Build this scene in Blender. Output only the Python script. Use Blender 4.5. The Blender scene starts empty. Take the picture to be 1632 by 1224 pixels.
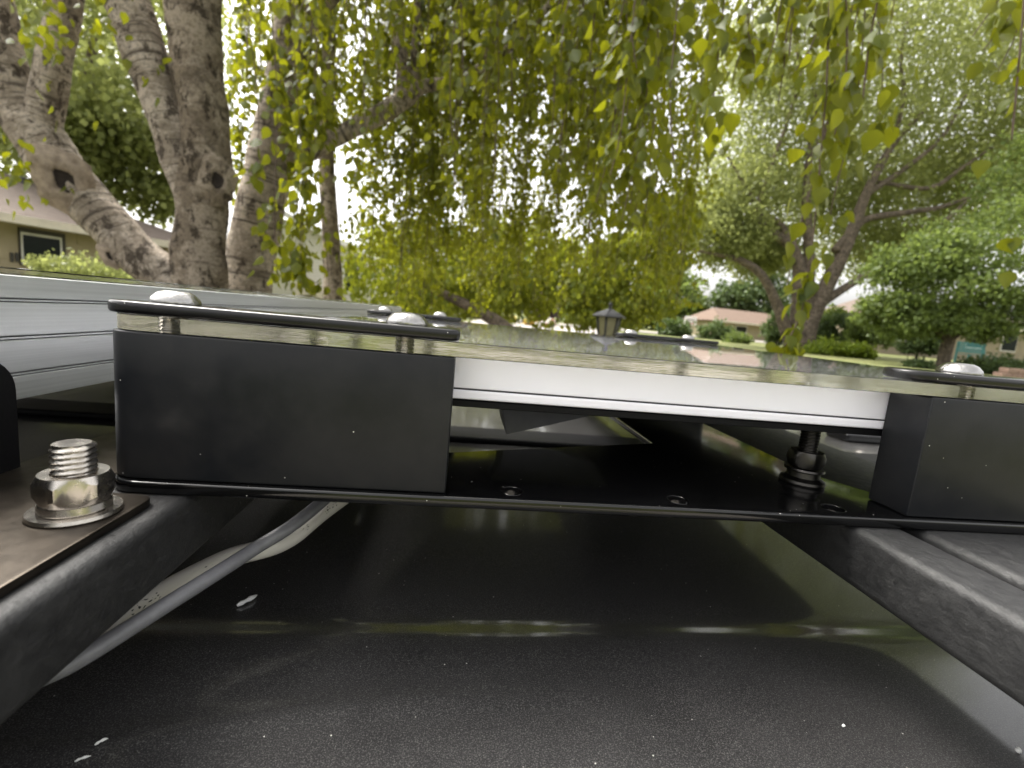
import bpy, bmesh, math, random
import numpy as np
from mathutils import Vector, Matrix

random.seed(7); rng = np.random.default_rng(11)
scene = bpy.context.scene
COL = scene.collection

# ------------------------------------------------------------------ camera
EYE = 2.1
FPX = 750.0; CX, CY = 816.0, 612.0
_dY = Vector((-76, 114, FPX)).normalized()
_dZ = Vector((1, -0.093, 0)).cross(-_dY).normalized()
if _dZ.y < 0: _dZ = -_dZ
_dX = _dY.cross(_dZ)
if _dX.x < 0: _dX = -_dX
right = Vector((_dX.x, _dY.x, _dZ.x)); up = Vector((_dX.y, _dY.y, _dZ.y)); fwd = Vector((_dX.z, _dY.z, _dZ.z))
cam = bpy.data.cameras.new('camera'); camo = bpy.data.objects.new('camera', cam); COL.objects.link(camo)
camo.matrix_world = Matrix(((right.x, up.x, -fwd.x, 0), (right.y, up.y, -fwd.y, 0), (right.z, up.z, -fwd.z, EYE), (0, 0, 0, 1)))
cam.sensor_width = 36; cam.lens = FPX / 1632 * 36
cam.clip_start = 0.01; cam.clip_end = 2000
cam.dof.use_dof = True; cam.dof.focus_distance = 0.215; cam.dof.aperture_fstop = 12.5
scene.camera = camo

# ------------------------------------------------------------------ world, sun, exposure
SUN_EL, SUN_AZ = math.radians(60), math.radians(300)
world = bpy.data.worlds.new('World'); scene.world = world; world.use_nodes = True
wn = world.node_tree; wn.nodes.clear()
sky = wn.nodes.new('ShaderNodeTexSky'); sky.sky_type = 'NISHITA'; sky.sun_disc = False
sky.sun_elevation = SUN_EL; sky.sun_rotation = SUN_AZ; sky.dust_density = 6; sky.air_density = 1.0; sky.ozone_density = 1.0
hs = wn.nodes.new('ShaderNodeHueSaturation'); hs.inputs['Saturation'].default_value = 0.10
warm = wn.nodes.new('ShaderNodeMix'); warm.data_type = 'RGBA'; warm.blend_type = 'MULTIPLY'; warm.inputs[0].default_value = 1
warm.inputs[7].default_value = (1.0, 0.985, 0.965, 1)
bg = wn.nodes.new('ShaderNodeBackground'); bg.inputs[1].default_value = 0.15
wo = wn.nodes.new('ShaderNodeOutputWorld')
wn.links.new(sky.outputs[0], hs.inputs['Color']); wn.links.new(hs.outputs[0], warm.inputs[6])
wn.links.new(warm.outputs[2], bg.inputs[0]); wn.links.new(bg.outputs[0], wo.inputs[0])
sun = bpy.data.lights.new('sun', 'SUN'); sun.energy = 1.35; sun.angle = math.radians(25); sun.color = (1, .95, .86)
suno = bpy.data.objects.new('sun', sun); COL.objects.link(suno)
_sd = Vector((math.sin(SUN_AZ) * math.cos(SUN_EL), math.cos(SUN_AZ) * math.cos(SUN_EL), math.sin(SUN_EL)))
suno.rotation_euler = (-_sd).to_track_quat('-Z', 'Y').to_euler()
suno.location = (0, 0, 30)
scene.view_settings.view_transform = 'Standard'; scene.view_settings.look = 'None'
scene.view_settings.exposure = 1.9; scene.view_settings.gamma = 1
scene.render.engine = 'CYCLES'
scene.cycles.max_bounces = 12; scene.cycles.transmission_bounces = 12; scene.cycles.glossy_bounces = 6
scene.cycles.transparent_max_bounces = 8; scene.cycles.use_denoising = True

# ------------------------------------------------------------------ helpers
def pray(px, py):
    c = (px - CX, -(py - CY), FPX)
    return right * c[0] + up * c[1] + fwd * c[2]
def at(px, py, Y):
    r = pray(px, py); r = r * (Y / r.y); return Vector((r.x, r.y, r.z + EYE))
def V(x, y, z): return Vector((x, y, z + EYE))

def put(name, me, mat=None, parent=None, smooth=False):
    o = bpy.data.objects.new(name, me); COL.objects.link(o)
    if mat is not None and len(me.materials) == 0: me.materials.append(mat)
    if parent is not None: o.parent = parent
    if smooth: me.polygons.foreach_set('use_smooth', [True] * len(me.polygons))
    return o
def tag(o, label, cat, group=None, kind=None):
    o['label'] = label; o['category'] = cat
    if group: o['group'] = group
    if kind: o['kind'] = kind
    return o
def thing(name, label, cat, group=None, loc=(0, 0, 0)):
    o = bpy.data.objects.new(name, None); COL.objects.link(o); o.location = loc; o.empty_display_size = .05
    return tag(o, label, cat, group)
def bm2me(bm, name):
    me = bpy.data.meshes.new(name); bm.normal_update(); bm.to_mesh(me); bm.free(); return me
def rel(o, parent):           # keep world place under a moved parent
    o.parent = parent; o.matrix_parent_inverse = Matrix.Translation(parent.location).inverted(); return o
def part(name, bm, mat, parent, smooth=False, autosmooth=None):
    me = bm2me(bm, name); o = put(name, me, mat, None, smooth)
    if autosmooth is not None:
        me.polygons.foreach_set('use_smooth', [True] * len(me.polygons))
        me.set_sharp_from_angle(angle=math.radians(autosmooth))
    p = parent
    if p is not None:
        o.parent = p
        if p.type == 'EMPTY': o.matrix_parent_inverse = Matrix.Translation(p.location).inverted()   # meshes sit at the world origin
    return o

def box(bm, x0, x1, y0, y1, z0, z1):
    vs = [bm.verts.new((x, y, z)) for z in (z0, z1) for y in (y0, y1) for x in (x0, x1)]
    for f in ((0, 2, 3, 1), (4, 5, 7, 6), (0, 1, 5, 4), (2, 6, 7, 3), (0, 4, 6, 2), (1, 3, 7, 5)):
        bm.faces.new([vs[i] for i in f])
    return vs
def bbox(x0, x1, y0, y1, z0, z1, bev=0, seg=2):
    bm = bmesh.new(); box(bm, x0, x1, y0, y1, z0 + EYE, z1 + EYE)
    if bev: bmesh.ops.bevel(bm, geom=bm.edges[:], offset=bev, segments=seg, profile=.5, affect='EDGES')
    return bm
def wbox(x0, x1, y0, y1, z0, z1, bev=0, seg=2):
    bm = bmesh.new(); box(bm, x0, x1, y0, y1, z0, z1)
    if bev: bmesh.ops.bevel(bm, geom=bm.edges[:], offset=bev, segments=seg, profile=.5, affect='EDGES')
    return bm
def arc(cx, cy, r, a0, a1, n):
    return [(cx + r * math.cos(math.radians(a0 + (a1 - a0) * i / n)), cy + r * math.sin(math.radians(a0 + (a1 - a0) * i / n))) for i in range(n + 1)]
def prism(pts, z0, z1, bev=0, seg=2, holes=()):
    """upright prism from a plan outline (rel heights), rim bevelled; holes = list of outlines"""
    bm = bmesh.new()
    lo = [bm.verts.new((x, y, z0 + EYE)) for x, y in pts]; hi = [bm.verts.new((x, y, z1 + EYE)) for x, y in pts]
    n = len(pts)
    side = [bm.faces.new((lo[i], lo[(i + 1) % n], hi[(i + 1) % n], hi[i])) for i in range(n)]
    if not holes:
        bm.faces.new(hi); bm.faces.new(lo[::-1])
    else:
        rings = []
        for h in holes:
            hl = [bm.verts.new((x, y, z0 + EYE)) for x, y in h]; hh = [bm.verts.new((x, y, z1 + EYE)) for x, y in h]
            m = len(h)
            for i in range(m): bm.faces.new((hl[(i + 1) % m], hl[i], hh[i], hh[(i + 1) % m]))
            rings.append((hl, hh))
        bm.edges.ensure_lookup_table()
        for k in (1, 0):
            es = []
            for ring in [(lo, hi)[k]] + [r[k] for r in rings]:
                m = len(ring)
                es += [bm.edges.get((ring[i], ring[(i + 1) % m])) for i in range(m)]
            bmesh.ops.triangle_fill(bm, use_beauty=True, use_dissolve=False, edges=es)
    bmesh.ops.recalc_face_normals(bm, faces=bm.faces[:])
    if bev:
        es = []
        for ring in (lo, hi):
            for i in range(n):
                e = bm.edges.get((ring[i], ring[(i + 1) % n]))
                if e: es.append(e)
        bmesh.ops.bevel(bm, geom=es, offset=bev, segments=seg, profile=.5, affect='EDGES')
    return bm
def lathe(prof, n=32, center=(0, 0, 0), bm=None, sq=1.0):
    """prof: list of (r, z) bottom to top, around z"""
    bm = bm or bmesh.new(); rings = []
    for r, z in prof:
        if r < 1e-6: rings.append([bm.verts.new((center[0], center[1], center[2] + z))])
        else: rings.append([bm.verts.new((center[0] + r * math.cos(2 * math.pi * i / n), center[1] + r * math.sin(2 * math.pi * i / n), center[2] + z)) for i in range(n)])
    for a, b in zip(rings, rings[1:]):
        for i in range(n):
            j = (i + 1) % n
            if len(a) == 1 and len(b) == 1: break
            if len(a) == 1: bm.faces.new((a[0], b[j], b[i]))
            elif len(b) == 1: bm.faces.new((a[i], a[j], b[0]))
            else: bm.faces.new((a[i], a[j], b[j], b[i]))
    return bm
def hexnut(center, af, h, hole, rot=0.0, ch=.0012):
    """hex nut with chamfered corners and a bore"""
    bm = bmesh.new(); R = af / math.sqrt(3); n = 48; rings = []
    def hexr(a):
        a = (a - rot) % (math.pi / 3) - math.pi / 6
        return (af / 2) / math.cos(a)
    for z, rl, hx in ((0, hole, 0), (0, af / 2 * .985, 0), (ch, None, 1), (h - ch, None, 1), (h, af / 2 * .985, 0), (h, hole, 0)):
        ring = []
        for i in range(n):
            a = 2 * math.pi * i / n
            if hx:
                r = hexr(a)
                zz = z
                k = max(0, (r - af / 2) / (R - af / 2 + 1e-9))
                zz = z + (ch * 1.6 * k if z < h / 2 else -ch * 1.6 * k)
                ring.append(bm.verts.new((center[0] + r * math.cos(a), center[1] + r * math.sin(a), center[2] + zz)))
            else: ring.append(bm.verts.new((center[0] + rl * math.cos(a), center[1] + rl * math.sin(a), center[2] + z)))
        rings.append(ring)
    for a, b in zip(rings, rings[1:] + rings[:1]):
        for i in range(n):
            j = (i + 1) % n; bm.faces.new((a[i], a[j], b[j], b[i]))
    return bm
def thread(center, r, h, pitch, depth, cap=True, n=28, cham=.0008):
    """helical screw thread as a stack of skewed rings"""
    bm = bmesh.new(); rings = []; k = max(4, int(h / pitch * 6))
    for s in range(k + 1):
        ring = []
        for i in range(n):
            z = h * s / k
            ph = (z / pitch - i / n) % 1.0
            rr = r - depth * (abs(ph - .5) * 2) ** 1.0
            if z > h - cham: rr -= (z - h + cham) * .8
            a = 2 * math.pi * i / n
            ring.append(bm.verts.new((center[0] + rr * math.cos(a), center[1] + rr * math.sin(a), center[2] + z)))
        rings.append(ring)
    for a, b in zip(rings, rings[1:]):
        for i in range(n):
            j = (i + 1) % n; bm.faces.new((a[i], a[j], b[j], b[i]))
    if cap: bm.faces.new(rings[-1])
    return bm

def catmull(pts, sub):
    out = []
    P = [pts[0]] + list(pts) + [pts[-1]]
    for i in range(1, len(P) - 2):
        p0, p1, p2, p3 = P[i - 1], P[i], P[i + 1], P[i + 2]
        for s in range(sub):
            t = s / sub
            out.append(.5 * ((2 * p1) + (p2 - p0) * t + (2 * p0 - 5 * p1 + 4 * p2 - p3) * t * t + (3 * p1 - p0 - 3 * p2 + p3) * t ** 3))
    out.append(P[-2]); return out
def tube(pts, radii, n=12, sub=6, rough=0.0, seed=0, bm=None, cap=True):
    """tapered tube along points, with uv (u round, v metres along)"""
    bm = bm or bmesh.new(); uvl = bm.loops.layers.uv.verify()
    P = [np.array(p, float) for p in pts]
    C = catmull(P, sub); R = catmull([np.array([r]) for r in radii], sub)
    rs = np.random.default_rng(seed)
    ph = rs.uniform(0, 6.28, 6)
    t0 = C[1] - C[0]; t0 /= np.linalg.norm(t0)
    ref = np.array([0, 0, 1.0]) if abs(t0[2]) < .8 else np.array([1.0, 0, 0])
    u = np.cross(t0, ref); u /= np.linalg.norm(u)
    rings = []; vv = []; L = 0
    for k, c in enumerate(C):
        t = C[min(k + 1, len(C) - 1)] - C[max(k - 1, 0)]; t /= (np.linalg.norm(t) + 1e-9)
        u = u - t * np.dot(u, t); u /= np.linalg.norm(u); w = np.cross(t, u)
        if k: L += np.linalg.norm(c - C[k - 1])
        r = max(float(R[k][0]), 1e-4); ring = []
        for i in range(n):
            a = 2 * math.pi * i / n
            d = 1 + rough * (.5 * math.sin(2 * a + ph[0] + L * 3) + .35 * math.sin(3 * a + ph[1] - L * 7) + .3 * math.sin(5 * a + ph[2] + L * 17) + .35 * math.sin(L * 23 + ph[3] + a) + .5 * (rs.random() - .5))
            q = c + (u * math.cos(a) + w * math.sin(a)) * r * d
            ring.append(bm.verts.new(q))
        rings.append(ring); vv.append(L)
    for k in range(len(rings) - 1):
        a, b = rings[k], rings[k + 1]
        for i in range(n):
            j = (i + 1) % n
            f = bm.faces.new((a[i], a[j], b[j], b[i])); f.smooth = True
            for lp, uu, v2 in zip(f.loops, (i / n, (i + 1) / n, (i + 1) / n, i / n), (vv[k], vv[k], vv[k + 1], vv[k + 1])):
                lp[uvl].uv = (uu, v2)
    if cap:
        bm.faces.new(rings[-1]); bm.faces.new(rings[0][::-1])
    return bm

# ------------------------------------------------------------------ materials
def nt(name):
    m = bpy.data.materials.new(name); m.use_nodes = True; t = m.node_tree
    return m, t, t.nodes['Principled BSDF'], t.nodes['Material Output']
def N(t, k, **kw):
    n = t.nodes.new(k)
    for a, b in kw.items(): setattr(n, a, b)
    return n
def noise(t, vec, scale, detail=4, rough=.6):
    n = N(t, 'ShaderNodeTexNoise'); n.inputs['Scale'].default_value = scale; n.inputs['Detail'].default_value = detail; n.inputs['Roughness'].default_value = rough
    if vec is not None: t.links.new(vec, n.inputs['Vector'])
    return n.outputs[0]
def ramp(t, fac, stops):
    r = N(t, 'ShaderNodeValToRGB'); e = r.color_ramp.elements
    while len(e) < len(stops): e.new(.5)
    for el, (p, c) in zip(e, stops):
        el.position = p; el.color = tuple(c) + (1,) if len(c) == 3 else c
    t.links.new(fac, r.inputs[0]); return r.outputs[0]
def mapping(t, vec, scale=(1, 1, 1), rot=(0, 0, 0)):
    m = N(t, 'ShaderNodeMapping'); m.inputs['Scale'].default_value = scale; m.inputs['Rotation'].default_value = rot
    t.links.new(vec, m.inputs['Vector']); return m.outputs[0]
def mixc(t, fac, a, b):
    m = N(t, 'ShaderNodeMix'); m.data_type = 'RGBA'
    for s, v in ((0, fac), (6, a), (7, b)):
        if hasattr(v, 'is_linked') or hasattr(v, 'links'): t.links.new(v, m.inputs[s])
        else: m.inputs[s].default_value = v if s == 0 else (tuple(v) + (1,) if len(v) == 3 else v)
    return m.outputs[2]
def bump(t, b, h, strength=.3, dist=.001):
    n = N(t, 'ShaderNodeBump'); n.inputs['Strength'].default_value = strength; n.inputs['Distance'].default_value = dist
    t.links.new(h, n.inputs['Height']); t.links.new(n.outputs[0], b.inputs['Normal']); return n
def tc(t, out='Object'): return N(t, 'ShaderNodeTexCoord').outputs[out]

def simple(name, c0, c1=None, rough=.6, metal=0, scale=20, bstr=.2, bdist=.002, spec=.5, coat=0):
    m, t, b, o = nt(name); v = tc(t)
    nz = noise(t, v, scale)
    t.links.new(ramp(t, nz, [(.3, c0), (.7, c1 or tuple(x * .75 for x in c0))]), b.inputs['Base Color'])
    b.inputs['Roughness'].default_value = rough; b.inputs['Metallic'].default_value = metal
    b.inputs['Specular IOR Level'].default_value = spec
    b.inputs['Coat Weight'].default_value = coat
    if bstr: bump(t, b, noise(t, v, scale * 3), bstr, bdist)
    return m
def dusty(name, base, rough, speck=900, thr=.74, film=.25, dust=(.30, .28, .25), spec=.5, bscale=2500, bstr=.05, filmscale=60, coat=0, grain=0, coatr=.03, lo=.35):
    """painted surface: base paint, thin dust film in patches, small bright specks of dust"""
    m, t, b, o = nt(name); v = tc(t)
    patch = noise(t, v, filmscale, 6, .65)
    pf = ramp(t, patch, [(lo, (0, 0, 0)), (.8, (film, film, film))])
    c1 = mixc(t, pf, base, dust)
    vor = N(t, 'ShaderNodeTexVoronoi'); vor.inputs['Scale'].default_value = speck; t.links.new(v, vor.inputs['Vector'])
    add = N(t, 'ShaderNodeMath', operation='MULTIPLY')
    sp = ramp(t, vor.outputs['Distance'], [(.05, (1, 1, 1)), (.12, (0, 0, 0))])
    sep = N(t, 'ShaderNodeSeparateColor'); t.links.new(vor.outputs['Color'], sep.inputs[0])
    sm2 = ramp(t, sep.outputs[0], [(thr, (0, 0, 0)), (min(1, thr + .03), (1, 1, 1))])
    t.links.new(sp, add.inputs[0]); t.links.new(sm2, add.inputs[1])
    c2 = mixc(t, add.outputs[0], c1, (.75, .73, .68))
    if grain:
        gn = noise(t, v, 1900, 2, .7); c2 = mixc(t, ramp(t, gn, [(.50, (0, 0, 0)), (.78, (grain,) * 3)]), c2, (.8, .78, .75))
    t.links.new(c2, b.inputs['Base Color'])
    rr = ramp(t, patch, [(.3, (rough, rough, rough)), (.8, (min(1, rough + .15),) * 3)])
    t.links.new(rr, b.inputs['Roughness']); b.inputs['Specular IOR Level'].default_value = spec
    b.inputs['Coat Weight'].default_value = coat; b.inputs['Coat Roughness'].default_value = coatr
    bump(t, b, noise(t, v, bscale, 2), bstr, .0005)
    return m

def bark(name, light, mid, dark, vs=18, us=3, thr=.56, bd=.012, ringy=.8):
    """bark: peeling pale patches, dark scabs, lenticel rings and gritty relief, all with hard edges"""
    m, t, b, o = nt(name); uv = tc(t, 'UV'); ob = tc(t)
    wv = N(t, 'ShaderNodeMix'); wv.data_type = 'VECTOR'; wv.inputs[0].default_value = .08
    wn2 = N(t, 'ShaderNodeTexNoise'); wn2.inputs['Scale'].default_value = 9; wn2.inputs['Detail'].default_value = 4; t.links.new(ob, wn2.inputs['Vector'])
    t.links.new(ob, wv.inputs[4]); t.links.new(wn2.outputs[1], wv.inputs[5]); W = wv.outputs[1]
    bands = noise(t, mapping(t, uv, (us, vs, 1)), 1.0, 8, .78)
    big = noise(t, W, 7, 8, .72); scab = noise(t, mapping(t, W, (1, 1, .6)), 16, 8, .75); fine = noise(t, ob, 60, 6, .8)
    ring = noise(t, mapping(t, uv, (us * .4, vs * 2.2, 1)), 1.0, 6, .75)
    c = mixc(t, ramp(t, big, [(.47, (0, 0, 0)), (.53, (1, 1, 1))]), mid, light)
    c = mixc(t, ramp(t, bands, [(.40, (ringy,) * 3), (.46, (0, 0, 0))]), c, tuple(x * 1.6 for x in dark))
    c = mixc(t, ramp(t, ring, [(.40, (ringy,) * 3), (.45, (0, 0, 0))]), c, dark)
    c = mixc(t, ramp(t, scab, [(.535, (0, 0, 0)), (.575, (.9, .9, .9))]), c, tuple(x * 1.25 for x in dark))
    c = mixc(t, ramp(t, fine, [(.50, (0, 0, 0)), (.60, (.65, .65, .65))]), c, tuple(x * .45 for x in mid))
    t.links.new(c, b.inputs['Base Color']); b.inputs['Roughness'].default_value = .95; b.inputs['Specular IOR Level'].default_value = .15
    a = N(t, 'ShaderNodeMath', operation='SUBTRACT'); t.links.new(bands, a.inputs[0]); t.links.new(scab, a.inputs[1])
    a2 = N(t, 'ShaderNodeMath', operation='MULTIPLY_ADD'); t.links.new(fine, a2.inputs[0]); a2.inputs[1].default_value = -.6; t.links.new(a.outputs[0], a2.inputs[2])
    bump(t, b, a2.outputs[0], 1.0, bd)
    return m
def leafmat(name, cols, trans=.45, tcol=(.33, .42, .03), rough=.45):
    m, t, b, o = nt(name)
    g = N(t, 'ShaderNodeNewGeometry'); oi = N(t, 'ShaderNodeObjectInfo')
    a = N(t, 'ShaderNodeMath', operation='ADD'); t.links.new(g.outputs['Random Per Island'], a.inputs[0]); t.links.new(oi.outputs['Random'], a.inputs[1])
    fr = N(t, 'ShaderNodeMath', operation='FRACT'); t.links.new(a.outputs[0], fr.inputs[0])
    k = len(cols)
    c = ramp(t, fr.outputs[0], [(i / (k - 1), cc) for i, cc in enumerate(cols)])
    t.links.new(c, b.inputs['Base Color']); b.inputs['Roughness'].default_value = rough; b.inputs['Specular IOR Level'].default_value = .25
    tr = N(t, 'ShaderNodeBsdfTranslucent'); t.links.new(mixc(t, .5, c, tcol), tr.inputs[0])
    mx = N(t, 'ShaderNodeMixShader'); mx.inputs[0].default_value = trans
    t.links.new(b.outputs[0], mx.inputs[1]); t.links.new(tr.outputs[0], mx.inputs[2]); t.links.new(mx.outputs[0], o.inputs[0])
    return m

M = {}
M['roof_paint'] = dusty('roof_paint', (.006, .006, .0065), .30, speck=300, thr=.94, film=.19, dust=(.15, .145, .145), bscale=1500, bstr=.25, filmscale=9, coat=.85, grain=.17, coatr=.09, spec=.15, lo=.0)
M['plate_black'] = dusty('plate_black', (.003, .003, .0033), .05, speck=420, thr=.93, film=.0, bstr=.01, filmscale=40)
M['block_black'] = dusty('block_black', (.0080, .0088, .0108), .30, speck=340, thr=.96, film=.04, bscale=900, bstr=.03, filmscale=45, spec=.26)
M['clip_black'] = dusty('clip_black', (.004, .004, .0045), .16, speck=500, thr=.94, film=.02, bstr=.02, spec=.4)
def tube_black():
    m, t, b, o = nt('crossbar_texture'); v = tc(t)
    wr = noise(t, mapping(t, v, (230, 170, 230), (0, 0, .35)), 1.0, 7, .62); fine = noise(t, v, 900, 3)
    t.links.new(ramp(t, wr, [(.35, (.012, .012, .0125)), (.7, (.022, .022, .022))]), b.inputs['Base Color'])
    t.links.new(ramp(t, wr, [(.3, (.5,) * 3), (.7, (.66,) * 3)]), b.inputs['Roughness'])
    a = N(t, 'ShaderNodeMath', operation='MULTIPLY_ADD'); t.links.new(fine, a.inputs[0]); a.inputs[1].default_value = .15; t.links.new(wr, a.inputs[2])
    bump(t, b, a.outputs[0], .5, .0014); b.inputs['Specular IOR Level'].default_value = .55
    return m
M['crossbar'] = tube_black()
def steel(name, c=(.58, .54, .49), rough=.19, sc=170, bd=.0006):
    m, t, b, o = nt(name); v = tc(t)
    nz = noise(t, v, sc, 5)
    t.links.new(ramp(t, nz, [(.3, tuple(x * .8 for x in c)), (.7, c)]), b.inputs['Base Color'])
    t.links.new(ramp(t, nz, [(.3, (rough,) * 3), (.8, (rough + .16,) * 3)]), b.inputs['Roughness'])
    b.inputs['Metallic'].default_value = 1; bump(t, b, nz, .22, bd); return m
M['cap_steel'] = steel('polished_bolt_head', (.40, .39, .38), .07, 260, .004)
M['steel'] = steel('stainless_steel'); M['dark_steel'] = steel('dark_steel', (.07, .066, .062), .30)
M['bronze'] = steel('bronze_tinted_plate', (.080, .068, .056), .36, 120)
def aluminium():
    m, t, b, o = nt('anodised_aluminium'); v = tc(t)
    st = noise(t, mapping(t, v, (1, 3, 900)), 1.0, 3); gr = noise(t, v, 1500, 3)
    t.links.new(ramp(t, st, [(.3, (.46, .48, .485)), (.7, (.55, .57, .575))]), b.inputs['Base Color'])
    b.inputs['Metallic'].default_value = .75; b.inputs['Roughness'].default_value = .42
    bump(t, b, gr, .10, .0003); return m
M['aluminium'] = aluminium()
M['white_plastic'] = simple('white_plastic', (.88, .87, .95), (.86, .85, .93), .42, scale=30, bstr=.02)
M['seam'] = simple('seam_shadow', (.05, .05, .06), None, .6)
M['grey_plastic'] = simple('grey_plastic', (.10, .10, .115), None, .5, scale=60, bstr=.05)
M['under_black'] = simple('underside_black', (.005, .005, .006), None, .55, spec=.15)
def clear(name, tint, ior=1.49):
    m, t, b, o = nt(name); v = tc(t)
    b.inputs['Base Color'].default_value = tuple(tint) + (1,); b.inputs['Transmission Weight'].default_value = 1
    b.inputs['IOR'].default_value = ior
    rr = ramp(t, noise(t, v, 40, 5), [(.4, (.0, .0, .0)), (.8, (.05, .05, .05))])
    t.links.new(rr, b.inputs['Roughness'])
    bump(t, b, noise(t, mapping(t, v, (60, 60, 900)), 1.0, 2), .03, .0004)
    return m
M['clear'] = clear('clear_polycarbonate', (.97, .98, .94))
def clear_edge():
    m, t, b, o = nt('sawn_clear_edge'); v = tc(t)
    b.inputs['Base Color'].default_value = (.97, .97, .93, 1); b.inputs['Transmission Weight'].default_value = 1
    b.inputs['IOR'].default_value = 1.49; b.inputs['Roughness'].default_value = .0
    bump(t, b, noise(t, mapping(t, v, (22, 22, 2600)), 1.0, 3, .7), .07, .0005); return m
M['clear_edge'] = clear_edge()
M['glass_dark'] = simple('panel_glass', (.03, .03, .035), None, .06, bstr=0)
M['grey_cable'] = simple('grey_cable_jacket', (.19, .19, .205), None, .4, scale=200, bstr=.05)
def printed():
    m, t, b, o = nt('white_cable_jacket'); uv = tc(t, 'UV')
    row = N(t, 'ShaderNodeSeparateXYZ'); t.links.new(uv, row.inputs[0])
    dots = N(t, 'ShaderNodeTexNoise'); dots.inputs['Scale'].default_value = 1; dots.inputs['Detail'].default_value = 0
    t.links.new(mapping(t, uv, (46, 620, 1)), dots.inputs['Vector'])
    d = ramp(t, dots.outputs[0], [(.63, (0, 0, 0)), (.66, (1, 1, 1))])
    k4 = N(t, 'ShaderNodeMath', operation='MULTIPLY'); t.links.new(row.outputs[0], k4.inputs[0]); k4.inputs[1].default_value = 4
    k5 = N(t, 'ShaderNodeMath', operation='FRACT'); t.links.new(k4.outputs[0], k5.inputs[0])
    win = ramp(t, k5.outputs[0], [(.20, (0, 0, 0)), (.24, (1, 1, 1)), (.62, (1, 1, 1)), (.66, (0, 0, 0))])
    win2 = ramp(t, noise(t, mapping(t, uv, (.01, 60, 1)), 1.0, 0), [(.54, (0, 0, 0)), (.58, (1, 1, 1))])
    a = N(t, 'ShaderNodeMath', operation='MULTIPLY'); t.links.new(d, a.inputs[0]); t.links.new(win, a.inputs[1])
    a2 = N(t, 'ShaderNodeMath', operation='MULTIPLY'); t.links.new(a.outputs[0], a2.inputs[0]); t.links.new(win2, a2.inputs[1])
    t.links.new(mixc(t, a2.outputs[0], (.66, .63, .58), (.03, .03, .03)), b.inputs['Base Color']); b.inputs['Roughness'].default_value = .45
    return m
M['white_cable'] = printed()
M['fluff'] = simple('seed_fluff', (.85, .85, .83), None, .9)
M['birch'] = bark('birch_bark', (.74, .64, .53), (.46, .385, .305), (.055, .042, .032), 17, 1.3, .54, .05, .85)
M['birch_low'] = bark('old_birch_bark', (.56, .47, .37), (.33, .268, .20), (.042, .032, .023), 6, 4.5, .55, .06, .5)
M['brown_bark'] = bark('brown_bark', (.20, .16, .125), (.13, .105, .08), (.03, .025, .02), 4, 6, .56, .03, .6)
M['wood_rim'] = simple('healed_wound_wood', (.33, .27, .205), (.15, .115, .085), .85, scale=30, bstr=.7, bdist=.006)
M['hollow'] = simple('hollow_shade', (.035, .026, .02), (.012, .009, .007), .95, scale=40)  # dark colour stands for deep shade inside the shallow knot hollows
M['twig'] = simple('twig_bark', (.10, .07, .05), None, .85)
M['leaf'] = leafmat('birch_leaf', [(0.0367, 0.0571, 0.0102), (0.0592, 0.0816, 0.0071), (0.1122, 0.1275, 0.0061), (0.0663, 0.0898, 0.0082), (0.0367, 0.0612, 0.0163), (0.0867, 0.1071, 0.0061), (0.0306, 0.051, 0.0184)], .48, (.46, .46, .012))
M['leaf_y'] = leafmat('yellow_birch_leaf', [(0.0813, 0.1063, 0.0125), (0.1375, 0.1525, 0.0125), (0.1063, 0.1313, 0.0125), (0.0625, 0.0875, 0.015)], .48, (.44, .47, .03))
M['leaf_far'] = leafmat('willow_leaf', [(.12, .145, .045), (.19, .215, .072), (.15, .175, .052), (.21, .235, .085), (.105, .13, .042)], .5, (.58, .62, .19))
M['leaf_mid'] = leafmat('maple_leaf', [(.060, .092, .025), (.10, .135, .034), (.08, .112, .028)], .45, (.34, .43, .09))
M['leaf_dk'] = leafmat('dark_green_leaf', [(0.0525, 0.0825, 0.033), (0.0825, 0.12, 0.045), (0.0675, 0.0975, 0.03)], .35, (.16, .22, .04))
M['leaf_lime'] = leafmat('lime_shrub_leaf', [(.12, .17, .02), (.16, .20, .02), (.09, .14, .02)], .4, (.35, .45, .03))
M['leaf_purple'] = leafmat('purple_leaf', [(.05, .035, .04), (.07, .045, .05), (.045, .04, .035)], .3, (.12, .06, .07))
M['petal_y'] = leafmat('yellow_petal', [(.70, .48, .06), (.75, .55, .12), (.7, .35, .08)], .3, (.7, .5, .1))
M['petal_w'] = leafmat('white_petal', [(.8, .75, .72), (.82, .8, .78), (.75, .7, .68)], .3, (.8, .75, .7))
M['petal_r'] = leafmat('red_petal', [(.55, .06, .05), (.6, .12, .1), (.5, .05, .06)], .3, (.6, .1, .08))
def lawn():
    m, t, b, o = nt('lawn'); v = tc(t)
    a = noise(t, v, .35, 5); f = noise(t, v, 18, 6, .8)
    c = ramp(t, a, [(.3, (.11, .13, .03)), (.55, (.16, .165, .05)), (.75, (.20, .18, .08))])
    c = mixc(t, ramp(t, f, [(.35, (0, 0, 0)), (.7, (.7, .7, .7))]), c, (.065, .085, .02))
    t.links.new(c, b.inputs['Base Color']); b.inputs['Roughness'].default_value = .95; bump(t, b, f, .8, .06); return m
M['lawn'] = lawn()
M['asphalt'] = simple('driveway_concrete', (.30, .27, .24), (.24, .22, .20), .9, scale=3, bstr=.3)
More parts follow.
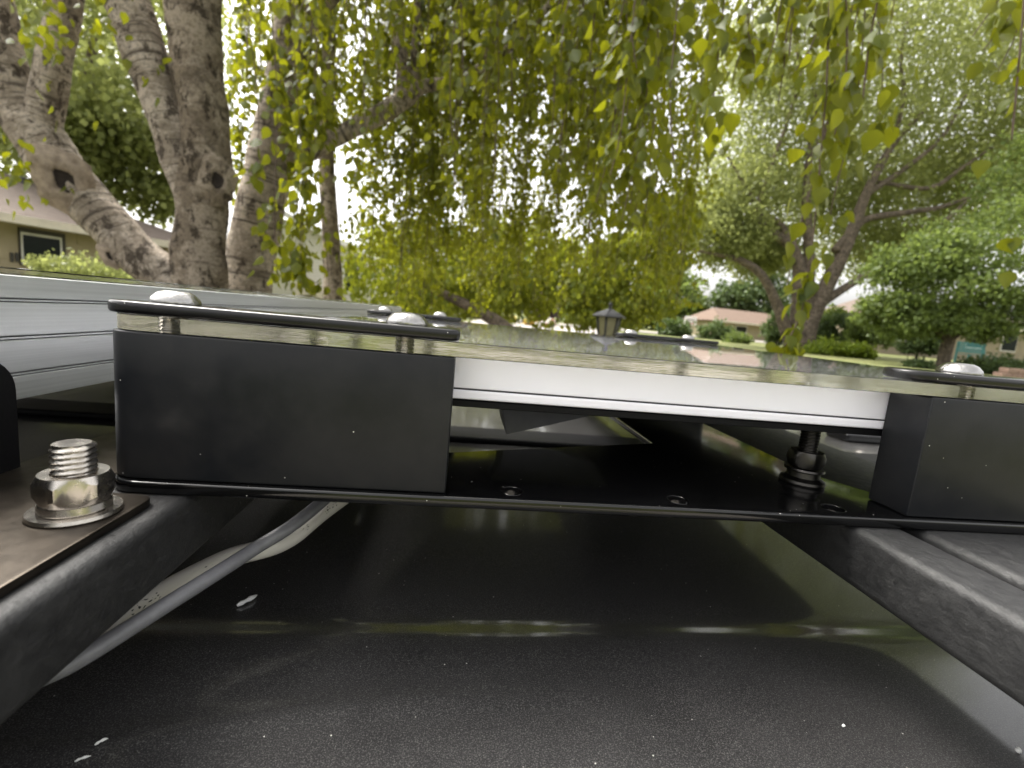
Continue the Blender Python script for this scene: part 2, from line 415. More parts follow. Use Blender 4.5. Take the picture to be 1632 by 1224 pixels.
def siding(name, c, course=.11):
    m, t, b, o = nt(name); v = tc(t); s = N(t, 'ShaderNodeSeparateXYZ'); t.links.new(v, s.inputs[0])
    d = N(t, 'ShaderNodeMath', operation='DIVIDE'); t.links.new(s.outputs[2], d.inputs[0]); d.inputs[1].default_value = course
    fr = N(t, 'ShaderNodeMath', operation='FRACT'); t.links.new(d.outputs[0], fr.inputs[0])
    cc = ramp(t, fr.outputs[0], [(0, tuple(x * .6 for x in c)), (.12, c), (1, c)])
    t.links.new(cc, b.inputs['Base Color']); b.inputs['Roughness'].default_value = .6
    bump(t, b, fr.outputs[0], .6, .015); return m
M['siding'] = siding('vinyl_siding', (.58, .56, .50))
M['cream'] = simple('cream_stone', (.38, .32, .22), (.31, .26, .175), .85, scale=2.5, bstr=.3, bdist=.01)
M['cream_dk'] = simple('cream_stone_dark', (.30, .25, .17), None, .85, scale=2.5, bstr=.3)
def shingle(name, c):
    m, t, b, o = nt(name); v = tc(t)
    n1 = noise(t, mapping(t, v, (3, 3, 9)), 1.6, 3); n2 = noise(t, v, 30, 4)
    cc = ramp(t, n1, [(.35, tuple(x * .72 for x in c)), (.65, c)])
    cc = mixc(t, ramp(t, n2, [(.4, (0, 0, 0)), (.7, (.5, .5, .5))]), cc, tuple(x * .55 for x in c))
    t.links.new(cc, b.inputs['Base Color']); b.inputs['Roughness'].default_value = .9; bump(t, b, n2, .5, .01); return m
M['shingle'] = shingle('brown_shingle', (.145, .112, .090)); M['shingle_or'] = shingle('terracotta_shingle', (.155, .105, .076))
M['trim'] = simple('cream_trim_paint', (.62, .56, .46), None, .6, scale=4, bstr=.05)
M['white_trim'] = simple('white_trim_paint', (.75, .73, .70), None, .5, scale=4, bstr=.03)
M['dark_trim'] = simple('dark_brown_trim', (.05, .045, .04), None, .6)
M['pane'] = simple('window_pane', (.015, .02, .017), None, .08, bstr=0, spec=.2)
M['lamp_black'] = simple('lamp_black_metal', (.03, .03, .034), None, .45, scale=40)
M['lamp_glass'] = simple('lamp_frosted_pane', (.22, .21, .12), (.17, .16, .09), .35, scale=12)
M['teal'] = simple('teal_paint', (.05, .20, .18), None, .6)
M['brick_red'] = simple('retaining_block', (.30, .20, .15), None, .9, scale=6)
M['car_glass'] = simple('vehicle_glass', (.01, .01, .012), None, .05, bstr=0)
M['rubber'] = simple('tyre_rubber', (.02, .02, .02), None, .85)
M['alloy'] = steel('wheel_alloy', (.5, .5, .5), .35)

# ------------------------------------------------------------------ terrain
def terr(r):
    ks = [(0, -2.1), (4.2, -2.1), (8, -1.15), (12, -.48), (16, -.36), (30, -.22), (60, .05), (120, .6), (400, 3.0), (900, 8)]
    for (a, za), (b, zb) in zip(ks, ks[1:]):
        if r <= b: return za + (zb - za) * (r - a) / (b - a) + EYE
    return ks[-1][1] + EYE
def gz(x, y): return terr(math.hypot(x, y))
rr = [0, 1.2, 2.4, 3.6, 4.6, 5.6, 6.8, 8, 9.5, 11, 12.5, 14, 16, 19, 23, 30, 40, 60, 90, 120, 200, 400, 900]
bm = bmesh.new(); prev = None; nn = 72
for r in rr:
    if r == 0: ring = [bm.verts.new((0, 0, terr(0)))]
    else: ring = [bm.verts.new((r * math.cos(2 * math.pi * i / nn), r * math.sin(2 * math.pi * i / nn), terr(r))) for i in range(nn)]
    if prev:
        for i in range(nn):
            j = (i + 1) % nn
            if len(prev) == 1: bm.faces.new((prev[0], ring[i], ring[j]))
            else: bm.faces.new((prev[i], ring[i], ring[j], prev[j]))
    prev = ring
g = part('ground', bm, M['lawn'], None, True); g['kind'] = 'structure'; g['label'] = 'dry yellow green lawn rising away from the vehicle'
# driveway strip under the vehicle and out to the street
def strip(name, pts, w, dz, mat):
    bm = bmesh.new(); a = []
    P = [Vector(p) for p in pts]
    C = []
    for p, q in zip(P, P[1:]):
        n = max(2, int((q - p).length / .5)); C += [p.lerp(q, i / n) for i in range(n)]
    C.append(P[-1])
    for k, c in enumerate(C):
        t = (C[min(k + 1, len(C) - 1)] - C[max(0, k - 1)]).normalized(); s = Vector((-t.y, t.x))
        row = []
        for u in range(7):
            q = c + s * w * (u / 6 - .5); row.append(bm.verts.new((q.x, q.y, gz(q.x, q.y) + dz)))
        a.append(row)
    for r0, r1 in zip(a, a[1:]):
        for u in range(6): bm.faces.new((r0[u], r0[u + 1], r1[u + 1], r1[u]))
    return part(name, bm, mat, None, True)
d = strip('driveway', [(-7, -1.5), (5, -1.5)], 7.6, .02, M['asphalt']); d['kind'] = 'structure'  # widened behind the camera, unseen, to bounce neutral light onto the clamps
d = strip('front_path', [(.6, 3.4), (1.4, 7.0), (3.0, 14.0), (4.5, 27.2)], 6.5, .03, M['asphalt']); d['kind'] = 'structure'
d = strip('street', [(-30, 33), (0, 30), (12, 30), (60, 36)], 6, .05, M['asphalt']); d['kind'] = 'structure'

# ------------------------------------------------------------------ vehicle (only its roof shows)
ROOF = -.158
veh = thing('vehicle', 'black glossy vehicle roof dusted with pale specks under the roof rack', 'vehicle', None, (0, .75, 0))
def roof_z(x, y):
    z = ROOF - .0062 / (1 + math.exp(-(y - .2225 - .004 * math.sin(x * 5.0)) / .0060))   # pressed step across the roof
    z += .006 * min(1, max(0, (y - .26) / .4)) ** 1.5
    if y < .06: z -= (.06 - y) ** 2 * 9
    if y > 1.42: z -= (y - 1.42) ** 2 * 9
    if x > .75: z -= (x - .75) ** 2 * .03
    # rib running out of the step on the near left
    d = (y - (.150 + .30 * max(0, x + .13) - .9 * max(0, x + .13) ** 2))
    z += .0012 * math.exp(-(d / .006) ** 2) * max(0, min(1, (.10 - x) / .12))
    return z
xs = sorted(set([-2.2, -1.6, -1.1, -.8, -.6, -.5, -.4] + [round(-.34 + i * .01, 3) for i in range(84)] + [.55, .65, .8, 1.0, 1.3, 1.6]))
ys = sorted(set([-.02, 0, .02, .04, .06, .08, .1, .12] + [round(.13 + i * .0025, 4) for i in range(50)] + [.26, .27, .28, .3, .33, .37, .42, .48, .55, .62, .7, .8, .9, 1.0, 1.1, 1.2, 1.3, 1.42, 1.46, 1.5, 1.54]))
bm = bmesh.new()
grid = [[bm.verts.new((x, y, roof_z(x, y) + EYE)) for x in xs] for y in ys]
for a, b in zip(grid, grid[1:]):
    for i in range(len(xs) - 1): bm.faces.new((a[i], a[i + 1], b[i + 1], b[i]))
part('roof_panel', bm, M['roof_paint'], veh, True)
bm = bmesh.new()
for s, y0 in ((-1, -.02), (1, 1.54)):
    prof = [(y0, -.22), (y0 + s * .10, -.62), (y0 + s * .16, -.95), (y0 + s * .17, -1.35), (y0 + s * .12, -1.75)]
    ra = [bm.verts.new((-2.2, y, z + EYE)) for y, z in prof]; rb = [bm.verts.new((1.6 + (.9 if z < -.9 else (-.22 - z) * .9), y, z + EYE)) for y, z in prof]
    for i in range(4): bm.faces.new((ra[i], rb[i], rb[i + 1], ra[i + 1]) if s < 0 else (ra[i + 1], rb[i + 1], rb[i], ra[i]))
    if s < 0: near = (ra, rb)
    else: far = (ra, rb)
for k in (0, 1):
    a, b = near[k], far[k]
    for i in range(4): bm.faces.new((a[i], a[i + 1], b[i + 1], b[i]) if k else (a[i + 1], a[i], b[i], b[i + 1]))
bm.faces.new((near[0][4], near[1][4], far[1][4], far[0][4]))
part('body', bm, M['roof_paint'], veh)
for s, y0 in ((-1, -.03), (1, 1.55)):
    for x0, x1 in ((-2.0, -1.0), (-.9, .1), (.2, 1.3)):
        bm = bmesh.new()
        ya, yb = y0 + s * .02, y0 + s * .105
        vs = [bm.verts.new(p) for p in ((x0, yb, -.60 + EYE), (x1, yb, -.60 + EYE), (x1 - .05, ya, -.27 + EYE), (x0 + .03, ya, -.27 + EYE))]
        bm.faces.new(vs if s < 0 else vs[::-1]); part('side_window', bm, M['car_glass'], veh)
    for xw in (-1.6, 1.35):
        bm = lathe([(.001, -.11), (.24, -.11), (.34, -.09), (.36, -.05), (.36, .05), (.34, .09), (.24, .11), (.001, .11)], 28)
        bmesh.ops.rotate(bm, verts=bm.verts[:], matrix=Matrix.Rotation(math.pi / 2, 3, 'X'))
        bmesh.ops.translate(bm, verts=bm.verts[:], vec=(xw, y0 + s * .06, .385))
        w = part('wheel', bm, M['rubber'], veh, True)
        bm = lathe([(.001, .0), (.08, .02), (.22, .0), (.23, -.02)], 20)
        bmesh.ops.rotate(bm, verts=bm.verts[:], matrix=Matrix.Rotation(math.pi / 2 * (1 if s < 0 else -1), 3, 'X'))
        bmesh.ops.translate(bm, verts=bm.verts[:], vec=(xw, y0 + s * .175, .385))
        part('rim', bm, M['alloy'], w, True)

# far rail and fitting on the roof
bm = bbox(-.75, 1.1, .572, .628, -.160, -.1525, .003, 3)
tag(part('roof_rail', bm, M['under_black'], None), 'low black rail along the roof behind the mounting plate', 'rail')
fit = thing('roof_fitting', 'small black roof fitting with a silver bolt, seen below the white panel', 'bracket', None, V(.71, .74, -.158))
part('foot', bbox(.66, .80, .715, .765, -.158, -.142, .004), M['plate_black'], fit)
part('bolt', lathe([(.022, 0), (.023, .004), (.017, .013), (.0, .016)], 20, V(.725, .74, -.142)), M['steel'], fit, True)

# ------------------------------------------------------------------ crossbars
def crossbar(x0, x1, y0, y1, z0, z1, label):
    w = (x1 - x0); r = .0042
    prof = arc(x1 - r, z1 - r, r, 0, 90, 6) + arc(x0 + r, z1 - r, r, 90, 180, 6) + arc(x0 + r, z0 + r, r, 180, 270, 4) + arc(x1 - r, z0 + r, r, 270, 360, 4)
    bm = bmesh.new(); ny = 120; rings = []
    for k in range(ny + 1):
        y = y0 + (y1 - y0) * (k / ny) ** 1.5
        rings.append([bm.verts.new((x, y, z + EYE)) for x, z in prof])
    n = len(prof)
    for a, b in zip(rings, rings[1:]):
        for i in range(n): bm.faces.new((a[i], b[i], b[(i + 1) % n], a[(i + 1) % n]))
    bm.faces.new(rings[0]); bm.faces.new(rings[-1][::-1])
    t = thing('crossbar', label, 'crossbar', 'black textured crossbars of the roof rack', (0, 0, 0))
    t.location = V((x0 + x1) / 2, .5, z0)
    part('square_tube', bm, M['crossbar'], t, True)
    bmf = bbox(x0 - .004, x1 + .004, 1.28, 1.36, -.158, z0 - .001, .003); part('foot', bmf, M['under_black'], t)
    return t
crossbar(-.147, -.1025, .02, 1.36, -.110, -.0823, 'textured black crossbar beside the two cables under the steel bolt')
crossbar(.1875, .2155, .02, 1.36, -.110, -.0823, 'textured black crossbar crossing the lower right of the roof, beside the bare dusty roof')
crossbar(.2235, .315, .02, 1.36, -.110, -.0823, 'outermost black crossbar at the right edge, behind another crossbar')

# ------------------------------------------------------------------ mounting plate
mp = thing('mounting_plate', 'glossy black mounting plate with a bright front edge and three holes', 'mounting plate', None, V(0, .2, -.082))
outline = arc(-.1235, .2025, .0125, 270, 90, 12)[::-1]
outline = [(.42, .19), (.42, .2145), (.236, .2145), (.2165, .252), (.2165, .575), (.138, .575), (.136, .3045), (0.0, .2555), (-.09, .2235), (-.1235, .215)] + arc(-.1235, .2025, .0125, 90, 270, 14)[1:]
holes = [arc(x, y, .0047, 0, 360, 20)[:-1] for x, y in ((.0271, .2005), (.1051, .2), (.1841, .1995))]
part('plate', prism(outline, -.082, -.077, .0012, 3, holes), M['plate_black'], mp, autosmooth=50)
for hx, hy in ((.0271, .2005), (.1051, .2), (.1841, .1995)):
    part('hole_rim', lathe([(.0047, -.0030), (.0047, -.0004), (.0049, .0001), (.0053, .00015), (.0056, -.0002)], 28, V(hx, hy, -.077)), M['plate_black'], mp, True)
for x in (-.080, -.049):
    part('button_bolt', lathe([(0, -.0036), (.003, -.0034), (.006, -.0022), (.0078, -.0004), (.0078, .0)], 24, V(x, .205, -.082)), M['steel'], mp, True)
st = part('stud', thread(V(.1965, .2375, -.077), .0051, .035, .0016, .0007, True), M['dark_steel'], mp, True)
part('nut', hexnut(V(.1965, .2375, -.0675), .0168, .0088, .005, .25), M['dark_steel'], st, autosmooth=30)
part('washer', lathe([(.005, 0), (.0098, 0), (.0102, .0006), (.0098, .0016), (.005, .0016)], 32, V(.1965, .2375, -.0698)), M['dark_steel'], st, autosmooth=30)
part('flange', lathe([(.005, 0), (.0112, 0), (.0115, .0008), (.0112, .0022), (.0085, .0038), (.0082, .0068), (.005, .0069)], 32, V(.1965, .2375, -.077)), M['dark_steel'], st, autosmooth=30)

# ------------------------------------------------------------------ clamps (block + cover plate + two bolts)
def boltset(parent, x, y, ztop, depth):
    b = part('button_bolt', lathe([(.0086, 0), (.0088, .0007), (.0083, .0021), (.0066, .0040), (.0046, .0050), (.0030, .0051), (.0030, .0022), (0, .0022)], 36, V(x, y, ztop)), M['cap_steel'], parent, autosmooth=45)
    part('shank', thread(V(x, y, ztop - depth), .0042, depth, .0015, .0008, False), M['steel'], b, True)
def clamp(x0, x1, y0, y1, left_round, right_round, bolts, label, zb=-.0768, zt=-.0186, ext=0):
    t = thing('panel_clamp', label, 'clamp', 'black clamps holding the clear sheet', V((x0 + x1) / 2, (y0 + y1) / 2, zb))
    def outl(e, rl, rr2, ex=0):
        a0, a1, b0, b1 = x0 - e - ex, x1 + e, y0 - e, y1 + e
        return arc(a1 - rr2, b0 + rr2, rr2, 270, 360, 6) + arc(a1 - rr2, b1 - rr2, rr2, 0, 90, 6) + arc(a0 + rl, b1 - rl, rl, 90, 180, 10) + arc(a0 + rl, b0 + rl, rl, 180, 270, 10)
    w = (y1 - y0) / 2 - .0004
    rl = w if left_round else .0008; rr2 = w if right_round else .0008
    part('spacer_block', prism(outl(0, rl, rr2), zb, zt, .0007, 3), M['block_black'], t, autosmooth=35)
    part('cover_plate', prism(outl(.0012, w + .0008, .004 if not right_round else w + .0008, ext), -.0119, -.0072, .0013, 3), M['clip_black'], t, autosmooth=35)
    for bx in bolts: boltset(t, bx, (y0 + y1) / 2, -.0072, .030)
    return t
clamp(-.1362, -.0022, .193, .2155, True, False, (-.1150, -.0236), 'long black clamp with rounded end and two silver bolts beside the hex nut')
clamp(.2172, .36, .193, .2155, False, False, (.2405, .335), 'black clamp at the right edge, its side face and one bolt showing', ext=.0105)
clamp(-.118, -.004, .5935, .616, True, True, (-.098, -.030), 'distant clamp cover at the far left of the clear sheet', zt=-.0186)
clamp(.2, .34, .5935, .616, True, True, (.2195, .2985), 'distant clamp cover with two bolts at the far right of the clear sheet')

# ------------------------------------------------------------------ clear sheet with rounded near corner
r = .0125
o2 = arc(.341 - r, .1935 + r, r, 270, 360, 6) + arc(.341 - r, .6185 - r, r, 0, 90, 6) + arc(-.1358 + r, .6185 - r, r, 90, 180, 8) + arc(-.1358 + r, .1935 + r, r, 180, 270, 10)
cs = part('clear_sheet', prism(o2, -.0184, -.0122, .00025, 1), M['clear'], None, autosmooth=30)
cs.data.materials.append(M['clear_edge'])
for f in cs.data.polygons:
    if abs(f.normal.z) < .5: f.material_index = 1
tag(cs, 'thick clear plastic sheet lying over the white panel', 'clear sheet')

# ------------------------------------------------------------------ white panel under the sheet
wp = thing('flat_panel', 'white flat panel with a dark seam clamped under the clear sheet', 'panel', None, V(.1, .4, -.044))
def slab(x0, x1, y0, y1, z0, z1, bev): return bbox(x0, x1, y0, y1, z0, z1, bev, 3)
part('housing', slab(-.128, .332, .2162, .588, -.0346, -.0190, .0006), M['white_plastic'], wp)
part('seam', slab(-.1272, .3312, .2170, .5872, -.0354, -.0346, 0), M['seam'], wp)
part('lower_housing', slab(-.128, .332, .2162, .588, -.0398, -.0354, .0009), M['white_plastic'], wp)
part('underside', slab(-.1265, .3305, .2172, .5865, -.0442, -.0398, .0035), M['under_black'], wp)
bm = bmesh.new()
for y in (.318, .372):
    for x, z in ((.0265, -.0438), (.112, -.0438), (.0985, -.0625), (.0355, -.0815)): bm.verts.new((x, y, z + EYE))
bm.verts.ensure_lookup_table(); q = bm.verts
for f in ((0, 3, 2, 1), (4, 5, 6, 7), (0, 4, 7, 3), (3, 7, 6, 2), (2, 6, 5, 1), (0, 1, 5, 4)): bm.faces.new([q[i] for i in f])
bmesh.ops.recalc_face_normals(bm, faces=bm.faces[:])
bmesh.ops.bevel(bm, geom=bm.edges[:], offset=.0006, segments=2, affect='EDGES')
part('support_fin', bm, M['grey_plastic'], wp)

# ------------------------------------------------------------------ aluminium framed panel on the left
sp = thing('solar_panel', 'long silver aluminium framed panel with three grooves beside the birch trunks', 'solar panel', None, V(-.45, .6, -.0525))
zs = [(-.0020, -.0110), (-.0126, -.0262), (-.0278, -.0411), (-.0427, -.0525)]
for a, b in zs:
    bmf = bbox(-.194, -.180, -.25, 1.40, b, a, .0004, 2)
    part('frame_flange', bmf, M['aluminium'], sp)
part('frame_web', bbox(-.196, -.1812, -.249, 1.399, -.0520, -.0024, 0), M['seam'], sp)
for a, b in ((-.0117, -.0119), (-.0269, -.0271), (-.0418, -.0420)):
    part('frame_rib', bbox(-.19, -.1802, -.249, 1.399, b - .00025, a + .00025, 0), M['aluminium'], sp)
part('far_frame', bbox(-.92, -.196, 1.36, 1.40, -.0525, -.0020, .0004), M['aluminium'], sp)
part('outer_frame', bbox(-.934, -.92, -.25, 1.40, -.0525, -.0020, .0004), M['aluminium'], sp)
part('near_frame', bbox(-.92, -.196, -.25, -.21, -.0525, -.0020, .0004), M['aluminium'], sp)
part('cell_glass', bbox(-.918, -.196, -.209, 1.359, -.008, -.0026, 0), M['glass_dark'], sp)
part('edge_strip', bbox(-.212, -.184, -.248, 1.398, -.0018, .0012, .0006), M['clear'], sp)

# ------------------------------------------------------------------ angle bracket with hex bolt
br = thing('angle_bracket', 'bronze tinted angle bracket bolted down at the left edge', 'bracket', None, V(-.14, .16, -.082))
o3 = [(-.1795, .02), (-.1105, .02)] + arc(-.1105 - .006, .1835 - .006, .006, 0, 90, 6) + [(-.1385, .1835), (-.1385, .33), (-.1795, .33)]
part('base_leg', prism(o3, -.0821, -.0790, .0005, 2), M['bronze'], br, autosmooth=35)
bm = bmesh.new()
oy = [(.02, -.0788), (.204, -.0788)] + arc(.204 - .014, -.033 - .014, .014, 0, 90, 8) + [(.02, -.033)]
lo = [bm.verts.new((-.1785, y, z + EYE)) for y, z in oy]; hi = [bm.verts.new((-.1748, y, z + EYE)) for y, z in oy]
bm.faces.new(hi); bm.faces.new(lo[::-1])
for i in range(len(oy)): bm.faces.new((lo[i], lo[(i + 1) % len(oy)], hi[(i + 1) % len(oy)], hi[i]))
bmesh.ops.recalc_face_normals(bm, faces=bm.faces[:])
part('upright_leg', bm, M['under_black'], br, autosmooth=35)
bx, by = -.1255, .1655
hb = part('hex_bolt', thread(V(bx, by, -.079), .0061, .0245, .00185, .0009, True, 40, .0009), M['steel'], br, autosmooth=50)
part('flat_washer', lathe([(.006, 0), (.0124, 0), (.0127, .0005), (.0124, .0016), (.0095, .0018), (.006, .0018)], 48, V(bx, by, -.0789)), M['steel'], hb, autosmooth=30)
part('spring_washer', lathe([(.006, 0), (.0096, 0), (.0098, .0004), (.0096, .0026), (.006, .0026)], 48, V(bx, by, -.0770)), M['steel'], hb, autosmooth=30)
part('nut', hexnut(V(bx, by, -.0743), .0186, .0098, .0062, .62), M['steel'], hb, autosmooth=25)

# ------------------------------------------------------------------ cables
def cable(name, pts, r, mat, label, flat=1.0):
    bm = tube(pts, [r] * len(pts), 18, 10, 0)
    return tag(part(name, bm, mat, None, True), label, 'cable', 'cables beside the crossbar')
def lay(lst):
    return [Vector((0, 0, EYE)) + pray(px, py) * (z / pray(px, py).z) for px, py, z in lst]
cable('cable', [V(-.040, .40, -.098)] + lay([(508, 804, -.106), (402, 877, -.115), (255, 970, -.121), (130, 1048, -.125), (60, 1082, -.127), (-60, 1140, -.128)]), .0031, M['grey_cable'], 'grey round cable running beside the left crossbar, in front of the white cable')
cable('cable', [V(-.026, .42, -.118)] + lay([(532, 804, -.120), (455, 862, -.1255), (360, 892, -.1265), (225, 964, -.1265), (150, 1015, -.127), (20, 1090, -.128)]), .0046, M['white_cable'], 'off white cable with small black print behind the grey cable')

# ------------------------------------------------------------------ seed fluff and crumbs on the roof
def onroof(px, py):
    z = ROOF
    for _ in range(4):
        r = pray(px, py); p = r * (z / r.z); z = roof_z(p.x, p.y)
    return Vector((p.x, p.y, z + EYE))
def fleck(px, py, L, wdt, ang, label, bend=.3):
    c = onroof(px, py); pts = []
    for i in range(6):
        s = i / 5 - .5
        pts.append(c + Vector((math.cos(ang) * L * s - math.sin(ang) * bend * L * (s * s - .1), math.sin(ang) * L * s + math.cos(ang) * bend * L * (s * s - .1), wdt * .45 + .0006 * (1 - 4 * s * s))))
    bm = tube(pts, [wdt * .25, wdt * .5, wdt * .35, wdt * .55, wdt * .4, wdt * .08], 7, 3, .35, int(px))
    return tag(part('seed_fluff', bm, M['fluff'], None, True), label, 'fluff', 'white flecks on the roof')
fleck(395, 960, .0115, .0024, 1.0, 'largest white fleck lying on the roof just below the grey cable')
fleck(162, 1184, .0035, .0008, .8, 'small white fleck near the lower left corner of the roof')
fleck(132, 1211, .0040, .0007, .5, 'thin white fleck at the bottom left, lower than its neighbour')
fleck(1344, 1159, .0012, .0009, .2, 'tiny white fleck on the bare roof at the lower right, left of the corner')
fleck(1622, 1199, .0025, .0016, .3, 'pale fleck in the bottom right corner of the roof')

# ------------------------------------------------------------------ foliage makers
def leaves_mesh(name, base, direc, side, size, wid=.40, fold=.10):
    """base: (n,3), direc: unit axis, side: unit across; ovate pointed leaf, two halves folded on the midrib"""
    n = len(base); nor = np.cross(direc, side)
    s = size[:, None]
    def pt(u, w, f): return base + direc * s * u + side * s * w + nor * s * f
    P = np.stack([pt(0, 0, 0), pt(.20, wid * .85, fold), pt(.5, wid * .86, fold), pt(1.0, 0, -.05), pt(.20, -wid * .85, fold), pt(.5, -wid * .86, fold)], 1).reshape(-1, 3)
    idx = (np.arange(n) * 6)[:, None]
    F = np.concatenate([idx + np.array([0, 1, 2, 3]), idx + np.array([0, 3, 5, 4])], 1).reshape(-1)
    return raw(name, P, F, 4)
def quads_mesh(name, base, direc, side, size, wid=.38):
    n = len(base); s = size[:, None]
    P = np.stack([base, base + direc * s * .45 + side * s * wid, base + direc * s, base + direc * s * .45 - side * s * wid], 1).reshape(-1, 3)
    return raw(name, P, np.arange(n * 4), 4)
def raw(name, P, F, k):
    me = bpy.data.meshes.new(name); nf = len(F) // k
    me.vertices.add(len(P)); me.vertices.foreach_set('co', P.astype(np.float32).ravel())
    me.loops.add(len(F)); me.loops.foreach_set('vertex_index', F.astype(np.int32))
    me.polygons.add(nf); me.polygons.foreach_set('loop_start', np.arange(0, len(F), k, dtype=np.int32)); me.polygons.foreach_set('loop_total', np.full(nf, k, dtype=np.int32))
    me.update(calc_edges=True); return me
def unit(v): return v / (np.linalg.norm(v, axis=1, keepdims=True) + 1e-9)
def rdir(n): return unit(rng.normal(size=(n, 3)))
def crown_pts(ells, per, clumps, spread, shell=.55):
    out = []
    for (c, r) in ells:
        c = np.array(c, float); r = np.array(r, float)
        k = clumps; d = rdir(k); rad = shell + (1 - shell) * rng.random((k, 1)) ** .7
        cc = c + d * r * rad
        p = cc[rng.integers(0, k, per)] + rng.normal(size=(per, 3)) * spread * np.mean(r) * np.array([1, 1, .6])
        out.append(p)
    return np.concatenate(out)
def crown(name, ells, per, clumps, spread, size, mat, parent, droop=.3, shell=.5, kind=True):
    P = crown_pts(ells, per, clumps, spread, shell); n = len(P)
    d = unit(rdir(n) + np.array([0, 0, -droop * 2])); s = unit(np.cross(d, rdir(n)))
    sz = size * rng.uniform(.6, 1.3, n)
    me = quads_mesh(name, P, d, s, sz)
    o = put(name, me, mat); 
    if parent is not None:
        o.parent = parent; o.matrix_parent_inverse = Matrix.Translation(parent.location).inverted()
    return o
def stems(parent, lst, mat, name='limb', rough=.05, n=10, sub=5):
    for k, (pts, rad) in enumerate(lst):
        part(name if k else 'trunk', tube(pts, rad, n, sub, rough, k + 3), mat, parent, True)

# ------------------------------------------------------------------ near birch with forked trunk
YB = 2.8
ba = thing('birch_tree', 'thick forked birch with two knot holes and peeling grey brown bark', 'tree', 'birch trees beside the vehicle')
base = at(318, 452, YB); bg0 = Vector((base.x, YB, 0)); ba.location = (base.x, YB, gz(base.x, YB))
gl = gz(base.x, YB)
def A(px, py, Y=YB): return at(px, py, Y)
part('trunk', tube([Vector((base.x + .03, YB, gl - .1)), Vector((base.x + .02, YB, gl + .9)), A(318, 450), A(320, 385), A(322, 320), A(324, 262)], [0.198, 0.158, 0.132, 0.120, 0.119, 0.132], 36, 20, .075, 1), M['birch_low'], ba, True)
part('limb', tube([A(312, 330), A(296, 268), A(262, 165), A(228, 75), A(196, -20), A(160, -140), A(120, -300)], [0.086, 0.099, 0.100, 0.099, 0.096, 0.086, 0.066], 30, 20, .08, 2), M['birch'], ba, True)
part('limb', tube([A(328, 330), A(332, 262), A(322, 165), A(312, 75), A(308, -20), A(300, -150), A(290, -330)], [0.092, 0.112, 0.114, 0.117, 0.119, 0.106, 0.079], 32, 20, .075, 3), M['birch_low'], ba, True)
part('limb', tube([A(330, 520), A(275, 452), A(225, 412), A(168, 352), A(112, 292), A(66, 225), A(38, 180)], [0.106, 0.112, 0.109, 0.109, 0.119, 0.109, 0.099], 32, 20, .085, 4), M['birch'], ba, True)
part('limb', tube([A(60, 225), A(76, 150), A(92, 70), A(106, -10), A(120, -120), A(140, -300)], [0.079, 0.078, 0.071, 0.074, 0.066, 0.053], 28, 20, .08, 5), M['birch'], ba, True)
part('limb', tube([A(52, 215), A(24, 160), A(6, 90), A(-10, 10), A(-30, -100), A(-60, -300)], [0.079, 0.086, 0.083, 0.079, 0.073, 0.053], 28, 20, .07, 6), M['birch'], ba, True)
def knot(px, py, dep, r, tilt, stretch, up3=0):
    """raised healed collar round a dark hollow, facing the camera"""
    c = at(px, py, YB) ; toc = (Vector((0, 0, EYE)) - c).normalized()
    c = c + toc * dep
    prof = [(2.0, -.60), (1.55, -.22), (1.22, -.04), (.98, .05), (.78, .03), (.64, -.08), (.60, -.2)]
    bm = bmesh.new(); n = 28
    def build(pr, bm):
        rings = []
        for q, z in pr:
            rings.append([bm.verts.new((q * r * math.cos(2 * math.pi * i / n) * (1 + .10 * math.sin(i * .9) + .07 * math.sin(i * 2.1)), q * r * stretch * math.sin(2 * math.pi * i / n) * (1 + .10 * math.cos(i * .67) + .05 * math.cos(i * 2.3)), z * r)) for i in range(n)])
        for a, b in zip(rings, rings[1:]):
            for i in range(n): bm.faces.new((a[i], a[(i + 1) % n], b[(i + 1) % n], b[i]))
        return rings
    build(prof, bm)
    bm2 = bmesh.new(); rg = build([(.60, -.10), (.54, -.2), (.4, -.3), (.15, -.36)], bm2); bm2.faces.new(rg[-1])
    mat = Matrix.Translation(c) @ toc.to_track_quat('Z', 'Y').to_matrix().to_4x4() @ Matrix.Rotation(tilt, 4, 'Z')
    for b_ in (bm, bm2): bmesh.ops.transform(b_, matrix=mat, verts=b_.verts[:])
    k = part('knot_collar', bm, M['birch_low'] if px > 300 else M['wood_rim'], ba, True)
    part('hollow', bm2, M['hollow'], k, True)
knot(103, 288, .174, .060, .45, 1.45)
knot(347, 288, .134, .044, .05, 1.45)
knot(176, 408, .118, .022, .6, 1.6)
# few leaves of its own high on the left
P = []
for px, py, k, sp_ in ((62, 30, 40, .10), (12, 258, 60, .10), (60, 85, 18, .07), (148, 20, 14, .10), (215, 90, 12, .09), (45, -60, 50, .2)):
    c = np.array(at(px, py, 2.55)); P.append(c + rng.normal(size=(k, 3)) * sp_ * np.array([1, 1, 1.2]))
P = np.concatenate(P); n = len(P)
me = leaves_mesh('crown', P, unit(rdir(n) * .6 + np.array([0, 0, -1])), unit(rdir(n) * np.array([1, 1, .3])), rng.uniform(.035, .06, n))
o = put('crown', me, M['leaf']); o.parent = ba; o.matrix_parent_inverse = Matrix.Translation(ba.location).inverted(); o['kind'] = 'stuff'

